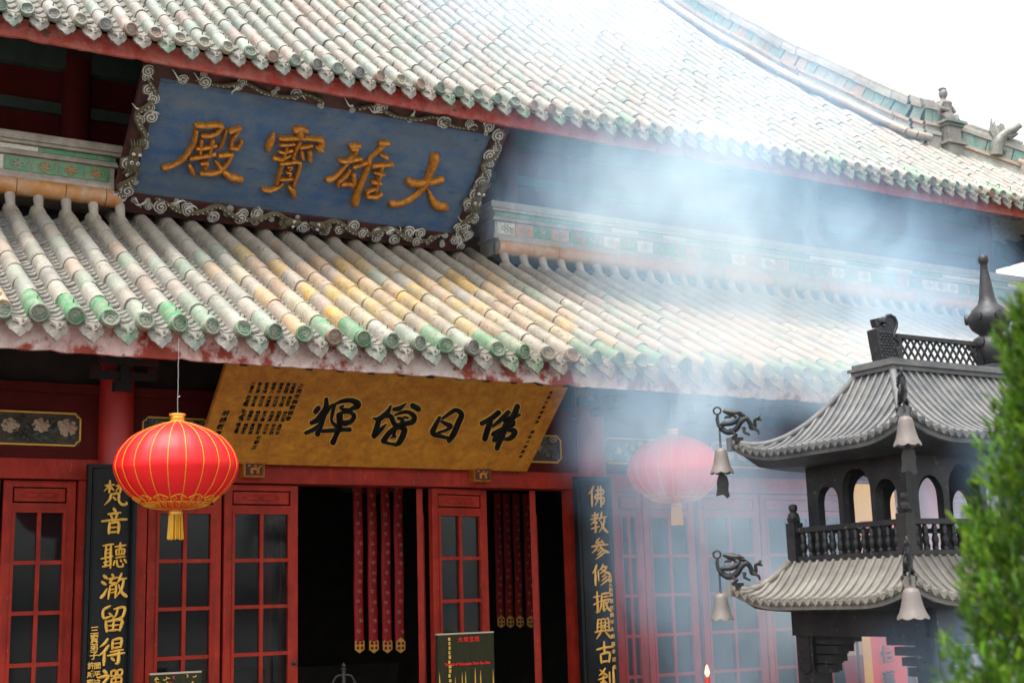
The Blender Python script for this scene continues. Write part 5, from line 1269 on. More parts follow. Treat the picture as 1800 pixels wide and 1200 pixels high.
def roof_part(rf, name, mt, rib, wallx, wally, zsoff, label=None):
    mb = MB(); NT = 10
    for side in 'WESN':
        edge = rf.lim(side, 1.0); NA = 40
        vs = []
        for j in range(NT + 1):
            t = j / NT; L = rf.lim(side, t)
            for i in range(NA + 1): vs.append(rf.pt(side, -L + 2 * L * i / NA, t))
        mb.add(vs, [(j * (NA + 1) + i, j * (NA + 1) + i + 1, (j + 1) * (NA + 1) + i + 1, (j + 1) * (NA + 1) + i) for j in range(NT) for i in range(NA)], 0, None, True)
        # ribs
        n = int(2 * edge / rib); inner = rf.lim(side, 0)
        for i in range(n + 1):
            a = -edge + 2 * edge * (i + 0.5) / (n + 1)
            t0 = 0.0 if abs(a) <= inner else (abs(a) - inner) / (edge - inner)
            if t0 > 0.93: continue
            mb.tube([rf.pt(side, a, t0 + (1 - t0) * k / 8, 0.006) for k in range(9)], 0.0125, 7, 0)
        # fascia with a pointed drip between every two ribs
        vs = []
        outn = {'W': Vector((-1, 0, 0)), 'E': Vector((1, 0, 0)), 'S': Vector((0, -1, 0)), 'N': Vector((0, 1, 0))}[side]
        for i in range(NA + 1):
            p = rf.pt(side, -edge + 2 * edge * i / NA, 1.0)
            vs += [p + outn * 0.004, p + outn * 0.004 - Vector((0, 0, 0.022)), p - outn * 0.012 - Vector((0, 0, 0.026)), p - outn * 0.012 - Vector((0, 0, 0.052)), p - outn * 0.05 - Vector((0, 0, 0.052))]
        mb.add(vs, [(i * 5 + k, (i + 1) * 5 + k, (i + 1) * 5 + k + 1, i * 5 + k + 1) for i in range(NA) for k in range(4)], 0)
        ax = Vector((0, 1, 0)) if side in 'WE' else Vector((1, 0, 0))
        for i in range(n):
            a = -edge + 2 * edge * (i + 1.0) / (n + 1); p = rf.pt(side, a, 1.0) + outn * 0.005
            hw = edge / (n + 1) * 0.8
            mb.poly([p - ax * hw, p + ax * hw, p + ax * hw * 0.6 - Vector((0, 0, 0.018)), p - Vector((0, 0, 0.032)), p - ax * hw * 0.6 - Vector((0, 0, 0.018))], outn * 0.008, 0)
        for i in range(n + 1):
            a = -edge + 2 * edge * (i + 0.5) / (n + 1); p = rf.pt(side, a, 1.0, 0.004)
            mb.lathe([(0.016, 0), (0.016, 0.010), (0.009, 0.012), (0.0001, 0.010)], p, 10, 0, None, True, axis=outn)
    for sx in (-1, 1):
        for sy in (-1, 1):
            sd = 'W' if sx < 0 else 'E'
            pts = [rf.pt(sd, sy * rf.lim(sd, k / 12), k / 12, 0.012) for k in range(13)]
            mb.tube(pts, 0.022, 8, 0)
            tip = pts[-1]; mb.box(tip.x - 0.02, tip.x + 0.02, tip.y - 0.02, tip.y + 0.02, tip.z - 0.07, tip.z + 0.012)
    o = part(mb, name, mt, burner)
    # soffit
    mb = MB()
    for side in 'WESN':
        NA = 30; edge = rf.lim(side, 1.0); wl = wally if side in 'WE' else wallx; vs = []
        outn = {'W': Vector((-1, 0, 0)), 'E': Vector((1, 0, 0)), 'S': Vector((0, -1, 0)), 'N': Vector((0, 1, 0))}[side]
        for i in range(NA + 1):
            q = -1 + 2 * i / NA; p = rf.pt(side, q * edge, 1.0) - Vector((0, 0, 0.052)) - outn * 0.03
            w_ = {'W': Vector((BX - wallx, BY + q * wl, zsoff)), 'E': Vector((BX + wallx, BY + q * wl, zsoff)), 'S': Vector((BX + q * wl, BY - wally, zsoff)), 'N': Vector((BX + q * wl, BY + wally, zsoff))}[side]
            m1 = p.lerp(w_, 0.35); m1.z = min(p.z, w_.z) + (0.25 * (p.z - w_.z) if p.z > w_.z else 0) - 0.012
            vs += [p, m1, w_]
        mb.add(vs, [(i * 3 + k, (i + 1) * 3 + k, (i + 1) * 3 + k + 1, i * 3 + k + 1) for i in range(NA) for k in range(2)], 0, None, True)
    s = mb.build('soffit', M['iron'], None); s.parent = o
    return o
RU = Roof(1.07, 0.135, 1.61, 0.715, 2.90, 0.465, 0.10)
RL = Roof(1.43, 0.465, 1.677, 0.716, 1.775, 0.22, 0.09, 1.7)
roof_part(RU, 'upper_canopy_roof', M['ironroof2'], 0.062, 1.33, 0.41, 2.345)
roof_part(RL, 'lower_canopy_roof', M['ironroof'], 0.066, 1.37, 0.55, 1.50)
# top rim, lattice ridge, fish-tailed ridge ends, gourd
mb = MB()
for k, (e, z0, z1) in enumerate(((0.035, 2.885, 2.912), (0.05, 2.912, 2.93), (0.03, 2.93, 2.955))): mb.box(BX - 1.07 - e, BX + 1.07 + e, BY - 0.135 - e, BY + 0.135 + e, z0 + 0.0005 * k, z1)
part(mb, 'ridge_ledge', M['ironroof2'], burner)
def lattice(xa, xb, z0, z1):
    mb = MB(); y = BY; b = 0.026
    mb.box(xa, xb, y - 0.016, y + 0.016, z1 - b, z1); mb.box(xa, xb, y - 0.016, y + 0.016, z0, z0 + 0.014)
    mb.box(xa, xa + b + 0.01, y - 0.015, y + 0.015, z0 + 0.0145, z1 - b - 0.0005); mb.box(xb - b - 0.015, xb, y - 0.015, y + 0.015, z0 + 0.0145, z1 - b - 0.0005)
    h = z1 - b - z0; st = 0.058; k = -4
    x = xa - h
    while x < xb:
        for s in (1, -1):
            pa = (x, z0) if s > 0 else (x + h * 0.72, z0); pb = (x + h * 0.72, z1 - b) if s > 0 else (x, z1 - b)
            # clip to the frame
            def cl(p, q):
                if p[0] == q[0]: return p
                (x1, z1_), (x2, z2) = p, q
                if x1 < xa + b: f = (xa + b - x1) / (x2 - x1); return (xa + b, z1_ + (z2 - z1_) * f)
                if x1 > xb - b: f = (xb - b - x1) / (x2 - x1); return (xb - b, z1_ + (z2 - z1_) * f)
                return p
            if max(pa[0], pb[0]) > xa + b + 0.004 and min(pa[0], pb[0]) < xb - b - 0.004:
                p, q = cl(pa, pb), cl(pb, pa); off = 0.004 * s
                mb.bar((p[0], y + off, p[1]), (q[0], y + off, q[1]), 0.008, 0.013)
        x += st
    part(mb, 'lattice_ridge', M['iron'], burner)
lattice(BX - 0.875, BX - 0.105, 2.956, 3.145); lattice(BX + 0.105, BX + 0.875, 2.956, 3.145)
def chiwen(sgn):
    Z = [(225, 240), (300, 210), (345, 185), (322, 165), (322, 140), (345, 108), (395, 95), (440, 115), (458, 160), (448, 210), (420, 260), (408, 305), (440, 322), (470, 345), (468, 395), (432, 415), (440, 470), (470, 505), (505, 538), (265, 540), (240, 380)]
    P = [(BX + sgn * (-1.075 + (x - 225) * 0.00076), 0, 2.956 + (540 - z) * 0.00066) for x, z in Z]
    mb = MB(); mb.poly([(a, BY - 0.04, c) for a, b, c in P], (0, 0.08, 0))
    rim = [(a, BY - 0.042, c) for a, b, c in P[1:17]]
    mb.tube(rim, 0.009, 6)
    q = [(BX + sgn * (-1.075 + (x - 225) * 0.00076), 2.956 + (540 - z) * 0.00066) for x, z in ((240, 140), (292, 128), (305, 205), (258, 216))]
    mb.poly([(a, BY - 0.02, c) for a, c in q], (0, 0.04, 0))
    rdc = random.Random(2)
    for r_ in range(9):
        for k in range(4):
            x = 270 + k * 38 + (r_ % 2) * 18; z = 270 + r_ * 28
            if z < 300 and x > 400: continue
            for ys in (-0.042, 0.042): mb.ball((BX + sgn * (-1.075 + (x - 225) * 0.00076), BY + ys, 2.956 + (540 - z) * 0.00066), 0.012, 6, 0, None, (1, 0.5, 0.8))
    mb.ball((BX + sgn * (-1.075 + (455 - 225) * 0.00076), BY, 2.956 + (540 - 365) * 0.00066), 0.035, 8)
    part(mb, 'ridge_fish', M['iron'], burner)
chiwen(1); chiwen(-1)
mb = MB()
mb.lathe([(0.15, 0), (0.15, 0.03), (0.10, 0.05), (0.115, 0.08), (0.135, 0.13), (0.135, 0.18), (0.11, 0.225), (0.07, 0.245), (0.072, 0.255), (0.115, 0.29), (0.137, 0.34), (0.132, 0.375), (0.10, 0.42), (0.062, 0.455), (0.050, 0.50), (0.040, 0.58), (0.029, 0.66), (0.022, 0.715), (0.024, 0.72), (0.031, 0.735), (0.034, 0.755), (0.029, 0.775), (0.0001, 0.79)], (BX, BY, 2.956), 28)
for h, r in ((0.36, 0.135), (0.19, 0.133)):
    for k in range(6):
        a = k * math.pi / 3 + 0.15; mb.lathe([(0.032, -0.01), (0.034, 0.012), (0.022, 0.018), (0.0001, 0.014)], (BX + math.cos(a) * r, BY + math.sin(a) * r, 2.956 + h), 10, axis=(math.cos(a), math.sin(a), 0))
part(mb, 'gourd_finial', M['iron'], burner)
# pierced upper storey
def arch_wall(mb, org, ax, nrm, half, z0, z1, openings):
    org = Vector(org); ax = Vector(ax); nrm = Vector(nrm)
    def bx(a0, a1, b0, b1): mb.obox(org + ax * a0 + Vector((0, 0, b0)), ax * (a1 - a0), Vector((0, 0, b1 - b0)), nrm * 0.05)
    cur = -half
    for c, hw, zs in sorted(openings):
        bx(cur, c - hw, z0, z1); n = 14
        def za(m_): return zs + hw * 1.15 * math.sqrt(max(0.0, 1 - m_ * m_))
        for k in range(n):
            m0 = -math.cos(math.pi * k / n); m1 = -math.cos(math.pi * (k + 1) / n)
            mb.poly([org + ax * (c + hw * m0) + Vector((0, 0, za(m0))), org + ax * (c + hw * m1) + Vector((0, 0, za(m1))), org + ax * (c + hw * m1) + Vector((0, 0, z1)), org + ax * (c + hw * m0) + Vector((0, 0, z1))], nrm * 0.05)
        cur = c + hw
    bx(cur, half, z0, z1)
mb = MB(); ww, wy, z0, z1 = 1.32, 0.40, 1.79, 2.40
oW = [(-0.24, 0.082, 2.13), (-0.01, 0.112, 2.18), (0.225, 0.085, 2.13)]
oS = [(x, 0.132 if i % 2 else 0.10, 2.16 if i % 2 else 2.12) for i, x in enumerate((-1.13, -0.85, -0.57, -0.28, 0.0, 0.28, 0.57, 0.85, 1.13))]
arch_wall(mb, (BX - ww, BY, 0), (0, 1, 0), (1, 0, 0), wy, z0, z1, oW); arch_wall(mb, (BX + ww, BY, 0), (0, 1, 0), (-1, 0, 0), wy, z0, z1, oW)
arch_wall(mb, (BX, BY - wy, 0), (1, 0, 0), (0, 1, 0), ww - 0.051, z0, z1, oS); arch_wall(mb, (BX, BY + wy, 0), (1, 0, 0), (0, -1, 0), ww - 0.051, z0, z1, oS)
part(mb, 'pierced_wall', M['iron'], burner)
mb = MB(); mb.box(BX - 1.43, BX + 1.43, BY - 0.465, BY + 0.465, 1.765, 1.785); mb.box(BX - 1.31, BX + 1.31, BY - 0.39, BY + 0.39, 2.401, 2.43); part(mb, 'floor_plate', M['iron'], burner)
# balustrade
rail = MB(); rx, ry = 1.40, 0.445
for s in (-1, 1):
    rail.box(BX - rx, BX + rx, BY + s * ry - 0.02, BY + s * ry + 0.02, 1.955, 1.985); rail.box(BX - rx, BX + rx, BY + s * ry - 0.022, BY + s * ry + 0.022, 1.787, 1.812)
    rail.box(BX + s * rx - 0.02, BX + s * rx + 0.02, BY - ry + 0.023, BY + ry - 0.023, 1.955, 1.985); rail.box(BX + s * rx - 0.022, BX + s * rx + 0.022, BY - ry + 0.023, BY + ry - 0.023, 1.787, 1.812)
rr = part(rail, 'railing', M['iron'], burner)
bl = MB(); bl.lathe([(0.014, 0), (0.016, 0.012), (0.010, 0.02), (0.019, 0.045), (0.021, 0.062), (0.013, 0.085), (0.017, 0.092), (0.012, 0.10), (0.018, 0.122), (0.011, 0.138), (0.015, 0.143)], (0, 0, 0), 10)
bme = bl.mesh('baluster', [M['iron']])
def baluster(x, y):
    o = bpy.data.objects.new('baluster', bme); COL.objects.link(o); o.parent = rr
    o.location = (x, y, 1.812)
for s in (-1, 1):
    for k in range(13): baluster(BX + s * rx, BY - ry + 0.07 + (2 * ry - 0.14) * k / 12)
    if True:
        n = 36
        for k in range(n): baluster(BX - rx + 0.07 + (2 * rx - 0.14) * k / (n - 1), BY + s * ry)
for sx in (-1, 1):
    for sy in (-1, 1):
        px_, py_ = BX + sx * rx, BY + sy * ry
        mb = MB(); mb.box(px_ - 0.036, px_ + 0.036, py_ - 0.036, py_ + 0.036, 1.786, 2.015)
        mb.lathe([(0.034, 0), (0.042, 0.012), (0.028, 0.02), (0.036, 0.04), (0.030, 0.058), (0.018, 0.066), (0.026, 0.08), (0.029, 0.094), (0.022, 0.11), (0.0001, 0.116)], (px_, py_, 2.015), 12)
        for k in range(5): a = k * 1.257; mb.ball((px_ + math.cos(a) * 0.03, py_ + math.sin(a) * 0.03, 2.04), 0.013, 6)
        part(mb, 'corner_post', M['iron'], burner)
# lower storey: beam ring, corner legs with stepped corbels, fire basin
mb = MB()
for s in (-1, 1):
    mb.box(BX - 1.36, BX + 1.36, BY + s * 0.54 - 0.03, BY + s * 0.54 + 0.03, 1.345, 1.53); mb.box(BX + s * 1.36 - 0.03, BX + s * 1.36 + 0.03, BY - 0.509, BY + 0.509, 1.345, 1.53)
mb.box(BX - 1.33, BX + 1.33, BY - 0.509, BY + 0.509, 1.50, 1.529)
part(mb, 'beam_ring', M['iron'], burner)
for sx in (-1, 1):
    for sy in (-1, 1):
        px_, py_ = BX + sx * 1.29, BY + sy * 0.47; mb = MB()
        mb.box(px_ - 0.07, px_ + 0.07, py_ - 0.07, py_ + 0.07, 0.45, 1.344)
        for k, (l, z) in enumerate(((0.11, 1.13), (0.16, 1.185), (0.22, 1.24), (0.29, 1.295))):
            mb.box(px_ - (0.074 if sx < 0 else l + 0.07), px_ + (l + 0.07 if sx < 0 else 0.074), py_ - 0.045, py_ + 0.045, z + 0.0005, z + 0.049)
            mb.box(px_ - 0.045, px_ + 0.045, py_ - (0.074 if sy < 0 else l * 0.8 + 0.07), py_ + (l * 0.8 + 0.07 if sy < 0 else 0.074), z + 0.001, z + 0.0485)
        for k in range(4):
            a0 = k * 1.57; pts = [(px_ + sx * 0.074, py_ + 0.05 * math.cos(a0 + t), 1.0 + 0.08 * k + 0.03 * math.sin(a0 + t)) for t in [0.5 * q for q in range(8)]]; mb.tube(pts, 0.008, 5)
        part(mb, 'leg', M['iron'], burner)
mb = MB()
mb.box(BX - 1.5, BX + 1.5, BY - 0.62, BY + 0.62, 0.36, 0.45); mb.box(BX - 1.42, BX + 1.42, BY - 0.56, BY + 0.56, 0.02, 0.359); mb.box(BX - 1.55, BX + 1.55, BY - 0.66, BY + 0.66, -0.06, 0.019)
for sx in (-1, 1):
    for sy in (-1, 1): mb.box(BX + sx * 1.3 - 0.1, BX + sx * 1.3 + 0.1, BY + sy * 0.45 - 0.1, BY + sy * 0.45 + 0.1, -0.498, -0.061)
part(mb, 'fire_basin', M['iron'], burner)
# corner dragons that hold the bells
def corner_dragon(tip, dx, dy, name='corner_dragon'):
    d = Vector((dx, dy, 0)).normalized(); nrm = Vector((-d.y, d.x, 0)); k = 0.00066; mb = MB()
    def Q(x, y, o=0.0): return Vector(tip) + d * ((310 - x) * k) + Vector((0, 0, (440 - y) * k + 0.012)) + nrm * o
    body = cr([(345, 200, 20), (395, 240, 24), (335, 282, 25), (245, 288, 24), (232, 325, 26), (290, 365, 28), (365, 342, 28), (420, 272, 27), (470, 248, 25), (500, 290, 23), (512, 338, 22), (545, 322, 19), (548, 268, 15), (590, 240, 8)], 5)
    mb.tube([Q(x, y, 0.012 * math.sin(i * 0.22)) for i, (x, y, r) in enumerate(body)], [r * k for x, y, r in body], 9)
    mb.tube([Q(400, 200), Q(340, 185), Q(290, 170), Q(255, 158)], [0.019, 0.024, 0.017, 0.011], 8); mb.tube([Q(330, 215), Q(280, 222), Q(262, 232)], [0.013, 0.009, 0.004], 7)
    for q in range(5): mb.tube([Q(350 + 12 * q, 180 + 8 * q, 0.012 * (q % 2 * 2 - 1)), Q(400 + 18 * q, 172 + 14 * q, 0.02 * (q % 2 * 2 - 1)), Q(452 + 6 * q, 196 + 14 * q, 0.014 * (q % 2 * 2 - 1))], [0.009, 0.007, 0.002], 5)
    for q in range(9): b = body[8 + 6 * q]; mb.tube([Q(b[0], b[1] - b[2] * 0.8), Q(b[0] + 8, b[1] - b[2] - 14)], [0.005, 0.0015], 4)
    for o_ in (-1, 1):
        mb.tube([Q(330, 370, 0.014 * o_), Q(370, 395, 0.022 * o_), Q(330, 425, 0.02 * o_)], [0.013, 0.010, 0.012], 6)
        mb.tube([Q(440, 330, 0.012 * o_), Q(440, 375, 0.02 * o_), Q(492, 402, 0.02 * o_)], [0.013, 0.009, 0.007], 6)
        mb.tube([Q(530, 340, 0.010 * o_), Q(570, 368, 0.018 * o_), Q(578, 402, 0.016 * o_)], [0.011, 0.008, 0.006], 6)
    for q in range(4): mb.tube([Q(560, 262), Q(585 + 8 * q, 228 + 14 * q, 0.006 * (q - 1.5)), Q(604, 226 + 16 * q, 0.01 * (q - 1.5))], [0.008, 0.007, 0.002], 5)
    mb.box(*(lambda p: (p.x - 0.03, p.x + 0.03, p.y - 0.03, p.y + 0.03, p.z - 0.02, p.z + 0.012))(Q(365, 440)))
    mb.tube([Q(230, 320), Q(205, 300), Q(195, 240), Q(200, 195)], [0.012, 0.011, 0.012, 0.009], 7)
    ring = [Q(200 + 34 * math.cos(t), 156 + 34 * math.sin(t)) for t in [i * math.pi / 10 for i in range(21)]]
    mb.tube(ring, 0.006, 7, 0, None, False)
    part(mb, name, M['iron'], burner)
    return Q(212, 330)
def bell(top, label, size=1.0, fish=False, chain=0.115):
    root = empty('wind_bell', tuple(top), label, 'bell', 'wind bells at the corners of the burner roofs')
    mb = MB(); n = 6; cl = chain / n
    for i in range(n + 1):
        c = Vector(top) - Vector((0, 0, cl * (i + 0.1))); h = cl * 0.62; ww_ = 0.007
        ring = [c + Vector((math.cos(t) * ww_ * (1 if i % 2 else 0.15), math.cos(t) * ww_ * (0.15 if i % 2 else 1), math.sin(t) * h)) for t in [k * math.pi / 5 for k in range(11)]]
        mb.tube(ring, 0.0026, 5, 0, None, False)
    part(mb, 'chain', M['iron'], root)
    zb = top[2] - chain - 0.005; mb = MB(); s = size
    pr = [(0.0001, 0.004), (0.008 * s, 0.0), (0.020 * s, -0.003), (0.033 * s, -0.010), (0.039 * s, -0.028), (0.044 * s, -0.06), (0.051 * s, -0.095), (0.060 * s, -0.125), (0.070 * s, -0.150), (0.072 * s, -0.158), (0.066 * s, -0.156), (0.054 * s, -0.12), (0.035 * s, -0.03)]
    def wob(j, t):
        if j in (8, 9, 10): f = abs(math.sin(t * 4)); return (0.003 * f, 0.010 * (1 - f) - 0.004)
        return (0, 0)
    mb.lathe([(r, h * s if False else h) for r, h in pr], (top[0], top[1], zb), 48, 0, None, True, wob)
    mb.tube([(top[0], top[1], zb), (top[0], top[1], zb + 0.012)], 0.008, 8)
    part(mb, 'bell_body', M['bell'], root)
    if fish:
        mb = MB(); z = zb - 0.15
        for s_ in (1,):
            o2 = [(0, 0.0), (0.030, -0.03), (0.038, -0.07), (0.032, -0.115), (0.040, -0.150), (0.022, -0.165), (0.0, -0.140), (-0.026, -0.145), (-0.046, -0.148), (-0.036, -0.10), (-0.036, -0.06), (-0.026, -0.025)]
            u_ = Vector((0.75, -0.66, 0)).normalized(); v_ = Vector((0.66, 0.75, 0))
            mb.poly([Vector((top[0], top[1], z)) + u_ * a + Vector((0, 0, b)) - v_ * 0.006 for a, b in o2], v_ * 0.012)
        mb.tube([(top[0], top[1], zb - 0.02), (top[0], top[1], z)], 0.004, 5)
        part(mb, 'fish_clapper', M['iron'], root)
    else:
        mb = MB(); mb.tube([(top[0], top[1], zb - 0.02), (top[0], top[1], zb - 0.13)], 0.004, 5); mb.ball((top[0], top[1], zb - 0.135), 0.016, 8); part(mb, 'clapper', M['iron'], root)
for rf, lv in ((RU, 'upper'), (RL, 'lower')):
    for sy, nm in ((1, 'far left'), (-1, 'near')):
        tip = rf.pt('W', sy * rf.lim('W', 1.0), 1.0)
        h = corner_dragon(tip, -1, sy)
        bell(h, {('upper', 1): 'iron bell with fish tail clapper hanging free left of the upper burner roof', ('upper', -1): 'iron bell at the near corner of the upper burner roof',
                 ('lower', 1): 'iron bell on a chain hanging free left of the lower burner roof', ('lower', -1): 'iron bell at the near corner of the lower burner roof'}[(lv, sy)], 1.0 if not (lv == 'lower' and sy < 0) else 1.12, (lv == 'upper'))

# ------------------------------------------------------------------ young conifer close to the camera
def leaf_mat():
    mt = bpy.data.materials.new('conifer_leaf'); mt.use_nodes = True
    n = mt.node_tree.nodes; l = mt.node_tree.links; b = n['Principled BSDF']
    at_ = n.new('ShaderNodeAttribute'); at_.attribute_name = 'col'
    l.new(at_.outputs['Color'], b.inputs['Base Color']); b.inputs['Roughness'].default_value = 0.55
    tr = n.new('ShaderNodeBsdfTranslucent'); l.new(at_.outputs['Color'], tr.inputs['Color'])
    mx = n.new('ShaderNodeMixShader'); mx.inputs['Fac'].default_value = 0.35
    l.new(b.outputs[0], mx.inputs[1]); l.new(tr.outputs[0], mx.inputs[2]); l.new(mx.outputs[0], n['Material Output'].inputs['Surface'])
    return mt
M['leaf'] = leaf_mat(); M['bark'] = mat('brown_bark', (0.10, 0.06, 0.04), (0.16, 0.11, 0.07), 14, 0.9, bump=0.5)
TX, TY = 2.89, 2.12
conifer = empty('conifer_tree', (TX, TY, -0.5), 'bright green conifer with feathery upright sprays, close to the camera at the right edge', 'tree')
mb = MB(); mb.tube([(TX, TY, -0.5), (TX + 0.01, TY, 0.6), (TX - 0.01, TY, 1.5), (TX, TY, 2.3)], [0.055, 0.045, 0.03, 0.008], 9)
part(mb, 'trunk', M['bark'], conifer)
rt = random.Random(11)
crown = MB(); limbs = MB()
CR = [(-0.3, 0.42), (0.6, 0.46), (1.0, 0.42), (1.35, 0.345), (1.45, 0.31), (1.52, 0.28), (1.64, 0.235), (1.74, 0.265), (1.80, 0.255), (1.92, 0.185), (2.03, 0.155), (2.11, 0.125), (2.19, 0.105), (2.28, 0.07), (2.36, 0.04), (2.42, 0.0)]
def crown_r(z):
    for (a_, ra), (b_, rb) in zip(CR, CR[1:]):
        if a_ <= z <= b_: return ra + (rb - ra) * (z - a_) / (b_ - a_)
    return 0.02
def spray(p, d, L, n, tone):
    """a flat feathery frond: a curved midrib with scale-leaf twigs both sides"""
    d = d.normalized(); sd_ = d.cross(Vector((rt.uniform(-1, 1), rt.uniform(-1, 1), 0.3))).normalized(); nn = d.cross(sd_)
    t_ = rt.random(); base = (0.10, 0.22, 0.018) if t_ < 0.4 else ((0.17, 0.33, 0.025) if t_ < 0.75 else (0.26, 0.36, 0.03))
    base = (base[0] * tone * 0.8, base[1] * tone * 0.92, base[2] * tone * 0.6)
    for i in range(n):
        t = (i + 0.4) / n; q = p + d * L * t + nn * (0.15 * L * t * t)
        l = L * 0.42 * (1 - 0.6 * t)
        for s in (-1, 1):
            e = q + (sd_ * s * 0.75 + d * 0.85).normalized() * l
            w_ = 0.0026 + 0.0016 * rt.random(); o_ = nn * w_ * 0.8 + d * w_ * 0.5
            c = jit(base, 0.25)
            crown.add([q - o_, q + o_, e + o_ * 0.4, e - o_ * 0.4], [(0, 1, 2, 3)], 0, c)
    w_ = 0.0022; o_ = sd_ * w_; tip = p + d * L * 1.08 + nn * 0.15 * L
    crown.add([p - o_, p + o_, tip], [(0, 1, 2)], 0, jit(base, 0.2))
for k in range(170):
    z = -0.1 + 2.35 * rt.random() ** 0.8; a = rt.uniform(0, 6.28); r = crown_r(z + 0.1)
    b = Vector((TX, TY, z - 0.2 * r)); e = Vector((TX + math.cos(a) * r * 0.85, TY + math.sin(a) * r * 0.85, z + 0.12))
    limbs.tube([b, b.lerp(e, 0.5) - Vector((0, 0, 0.03)), e], [0.007, 0.005, 0.002], 5)
# fronds grow in upright plumes, so the outline is lobed and gaps stay dark between them
for k in range(1250):
    z = 0.55 + 1.66 * rt.random() ** 0.8; a = rt.uniform(0, 6.28); r = max(0.01, crown_r(z + 0.08) - 0.02) * (1 - 0.5 * rt.random() ** 1.6)
    p0 = Vector((TX + math.cos(a) * r, TY + math.sin(a) * r, z)); d0 = Vector((math.cos(a) * 0.35 + rt.uniform(-0.25, 0.25), math.sin(a) * 0.35 + rt.uniform(-0.25, 0.25), 1.0)).normalized()
    tone = rt.uniform(0.35, 1.25)
    for q in range(17):
        t = rt.random(); p = p0 + d0 * (0.16 * t) + Vector((rt.gauss(0, 1), rt.gauss(0, 1), rt.gauss(0, 1))) * 0.016 * (1.15 - t * 0.7)
        spray(p, d0 + Vector((rt.uniform(-0.6, 0.6), rt.uniform(-0.6, 0.6), rt.uniform(-0.3, 0.3))), rt.uniform(0.018, 0.036), 5, tone)
part(limbs, 'branches', M['bark'], conifer)
part(crown, 'crown', M['leaf'], conifer)
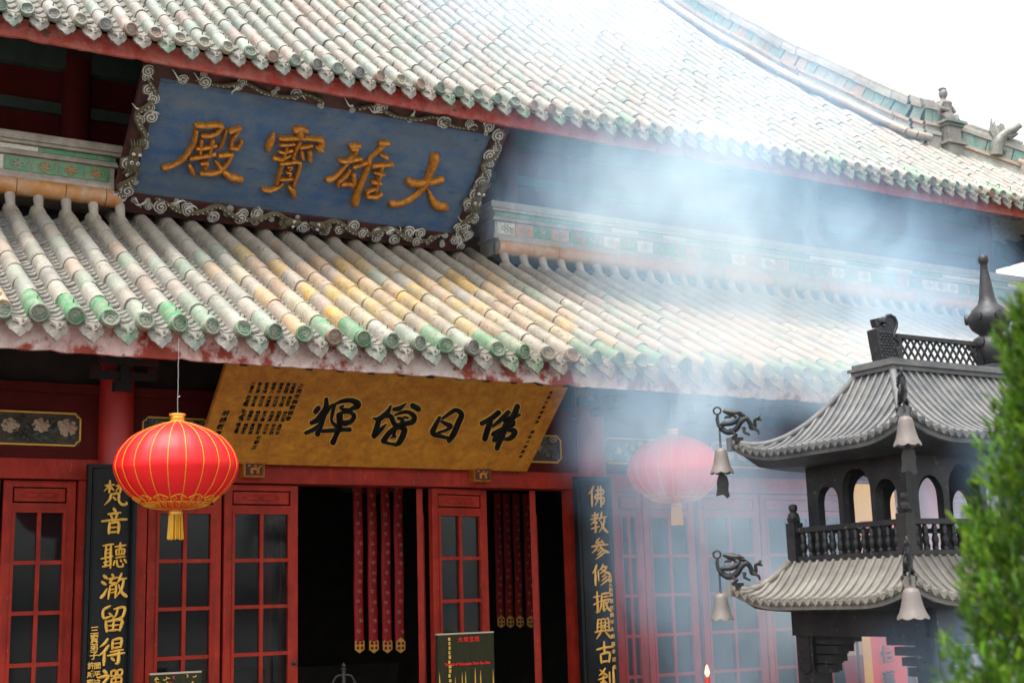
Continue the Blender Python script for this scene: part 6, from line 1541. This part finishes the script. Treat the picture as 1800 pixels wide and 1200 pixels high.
# ------------------------------------------------------------------ incense smoke drifting from the burner past the hall
def smoke_mat(blobs, gain):
    mt = bpy.data.materials.new('incense_smoke'); mt.use_nodes = True
    n = mt.node_tree.nodes; l = mt.node_tree.links; n.clear()
    out = n.new('ShaderNodeOutputMaterial'); pv = n.new('ShaderNodeVolumeScatter')
    pv.inputs['Color'].default_value = (0.42, 0.69, 1.0, 1); pv.inputs['Anisotropy'].default_value = 0.15
    tc = n.new('ShaderNodeTexCoord')
    # wispy distortion of the coordinates
    nz = n.new('ShaderNodeTexNoise'); nz.inputs['Scale'].default_value = 0.9; nz.inputs['Detail'].default_value = 3.0
    l.new(tc.outputs['Object'], nz.inputs['Vector'])
    sb = n.new('ShaderNodeVectorMath'); sb.operation = 'SUBTRACT'; sb.inputs[1].default_value = (0.5, 0.5, 0.5); l.new(nz.outputs['Color'], sb.inputs[0])
    sc = n.new('ShaderNodeVectorMath'); sc.operation = 'SCALE'; sc.inputs['Scale'].default_value = 0.9; l.new(sb.outputs[0], sc.inputs[0])
    ad = n.new('ShaderNodeVectorMath'); ad.operation = 'ADD'; l.new(tc.outputs['Object'], ad.inputs[0]); l.new(sc.outputs[0], ad.inputs[1])
    total = None
    for (c, r, s) in blobs:
        s1 = n.new('ShaderNodeVectorMath'); s1.operation = 'SUBTRACT'; s1.inputs[1].default_value = c; l.new(ad.outputs[0], s1.inputs[0])
        s2 = n.new('ShaderNodeVectorMath'); s2.operation = 'DIVIDE'; s2.inputs[1].default_value = r; l.new(s1.outputs[0], s2.inputs[0])
        ln = n.new('ShaderNodeVectorMath'); ln.operation = 'LENGTH'; l.new(s2.outputs[0], ln.inputs[0])
        mr = n.new('ShaderNodeMapRange'); mr.interpolation_type = 'SMOOTHSTEP'
        mr.inputs['From Min'].default_value = 1.0; mr.inputs['From Max'].default_value = 0.15; mr.inputs['To Min'].default_value = 0.0; mr.inputs['To Max'].default_value = s
        l.new(ln.outputs['Value'], mr.inputs['Value'])
        if total is None: total = mr.outputs[0]
        else:
            a = n.new('ShaderNodeMath'); a.operation = 'ADD'; l.new(total, a.inputs[0]); l.new(mr.outputs[0], a.inputs[1]); total = a.outputs[0]
    n2 = n.new('ShaderNodeTexNoise'); n2.inputs['Scale'].default_value = 1.6; n2.inputs['Detail'].default_value = 5.0; n2.inputs['Roughness'].default_value = 0.55; n2.inputs['Distortion'].default_value = 1.0
    mp = n.new('ShaderNodeMapping'); mp.inputs['Rotation'].default_value = (0, R(38), 0); mp.inputs['Scale'].default_value = (1.7, 1.1, 0.8)
    l.new(ad.outputs[0], mp.inputs['Vector']); l.new(mp.outputs[0], n2.inputs['Vector'])
    m2 = n.new('ShaderNodeMapRange'); m2.inputs['From Min'].default_value = 0.32; m2.inputs['From Max'].default_value = 0.68; m2.inputs['To Min'].default_value = 0.3; m2.inputs['To Max'].default_value = 1.7
    l.new(n2.outputs['Fac'], m2.inputs['Value'])
    mu = n.new('ShaderNodeMath'); mu.operation = 'MULTIPLY'; l.new(total, mu.inputs[0]); l.new(m2.outputs[0], mu.inputs[1])
    mg = n.new('ShaderNodeMath'); mg.operation = 'MULTIPLY'; mg.inputs[1].default_value = gain; l.new(mu.outputs[0], mg.inputs[0])
    l.new(mg.outputs[0], pv.inputs['Density']); l.new(pv.outputs[0], out.inputs['Volume'])
    return mt
BLOBS = [
    ((5.75, 7.5, 2.65), (1.0, 0.8, 0.9), 0.95),    # thick puff before the right column
    ((6.2, 7.3, 1.6), (1.35, 0.9, 1.5), 0.62),       # column rising beside the burner
    ((6.0, 7.7, 4.5), (1.7, 0.9, 1.0), 1.0),       # bright cloud under the upper eave
    ((7.9, 7.8, 4.35), (2.5, 0.9, 0.9), 0.62),
    ((5.2, 7.7, 6.05), (2.0, 1.0, 1.25), 0.55),        # veil over the upper roof
    ((7.2, 7.8, 5.7), (2.2, 1.0, 1.0), 0.36),
    ((6.5, 7.6, 3.5), (1.8, 0.8, 0.9), 0.75),        # thin veil over the lower roof
    ((8.1, 7.5, 3.4), (2.1, 0.8, 1.0), 0.75),
    ((8.3, 7.4, 1.7), (2.0, 0.8, 1.5), 0.58),
    ((6.2, 4.85, 2.25), (0.75, 0.5, 0.30), 0.60),    # curling out of the pierced storey
    ((6.2, 5.0, 1.15), (1.0, 0.7, 0.45), 0.75),      # low smoke in front of the legs
]
mb = MB(); mb.box(3.0, 10.4, 4.1, 8.9, 0.4, 7.4)
o = mb.build('incense_smoke', smoke_mat(BLOBS, 1.4)); o['kind'] = 'stuff'; o['label'] = 'bluish white incense smoke drifting across the right half of the hall'
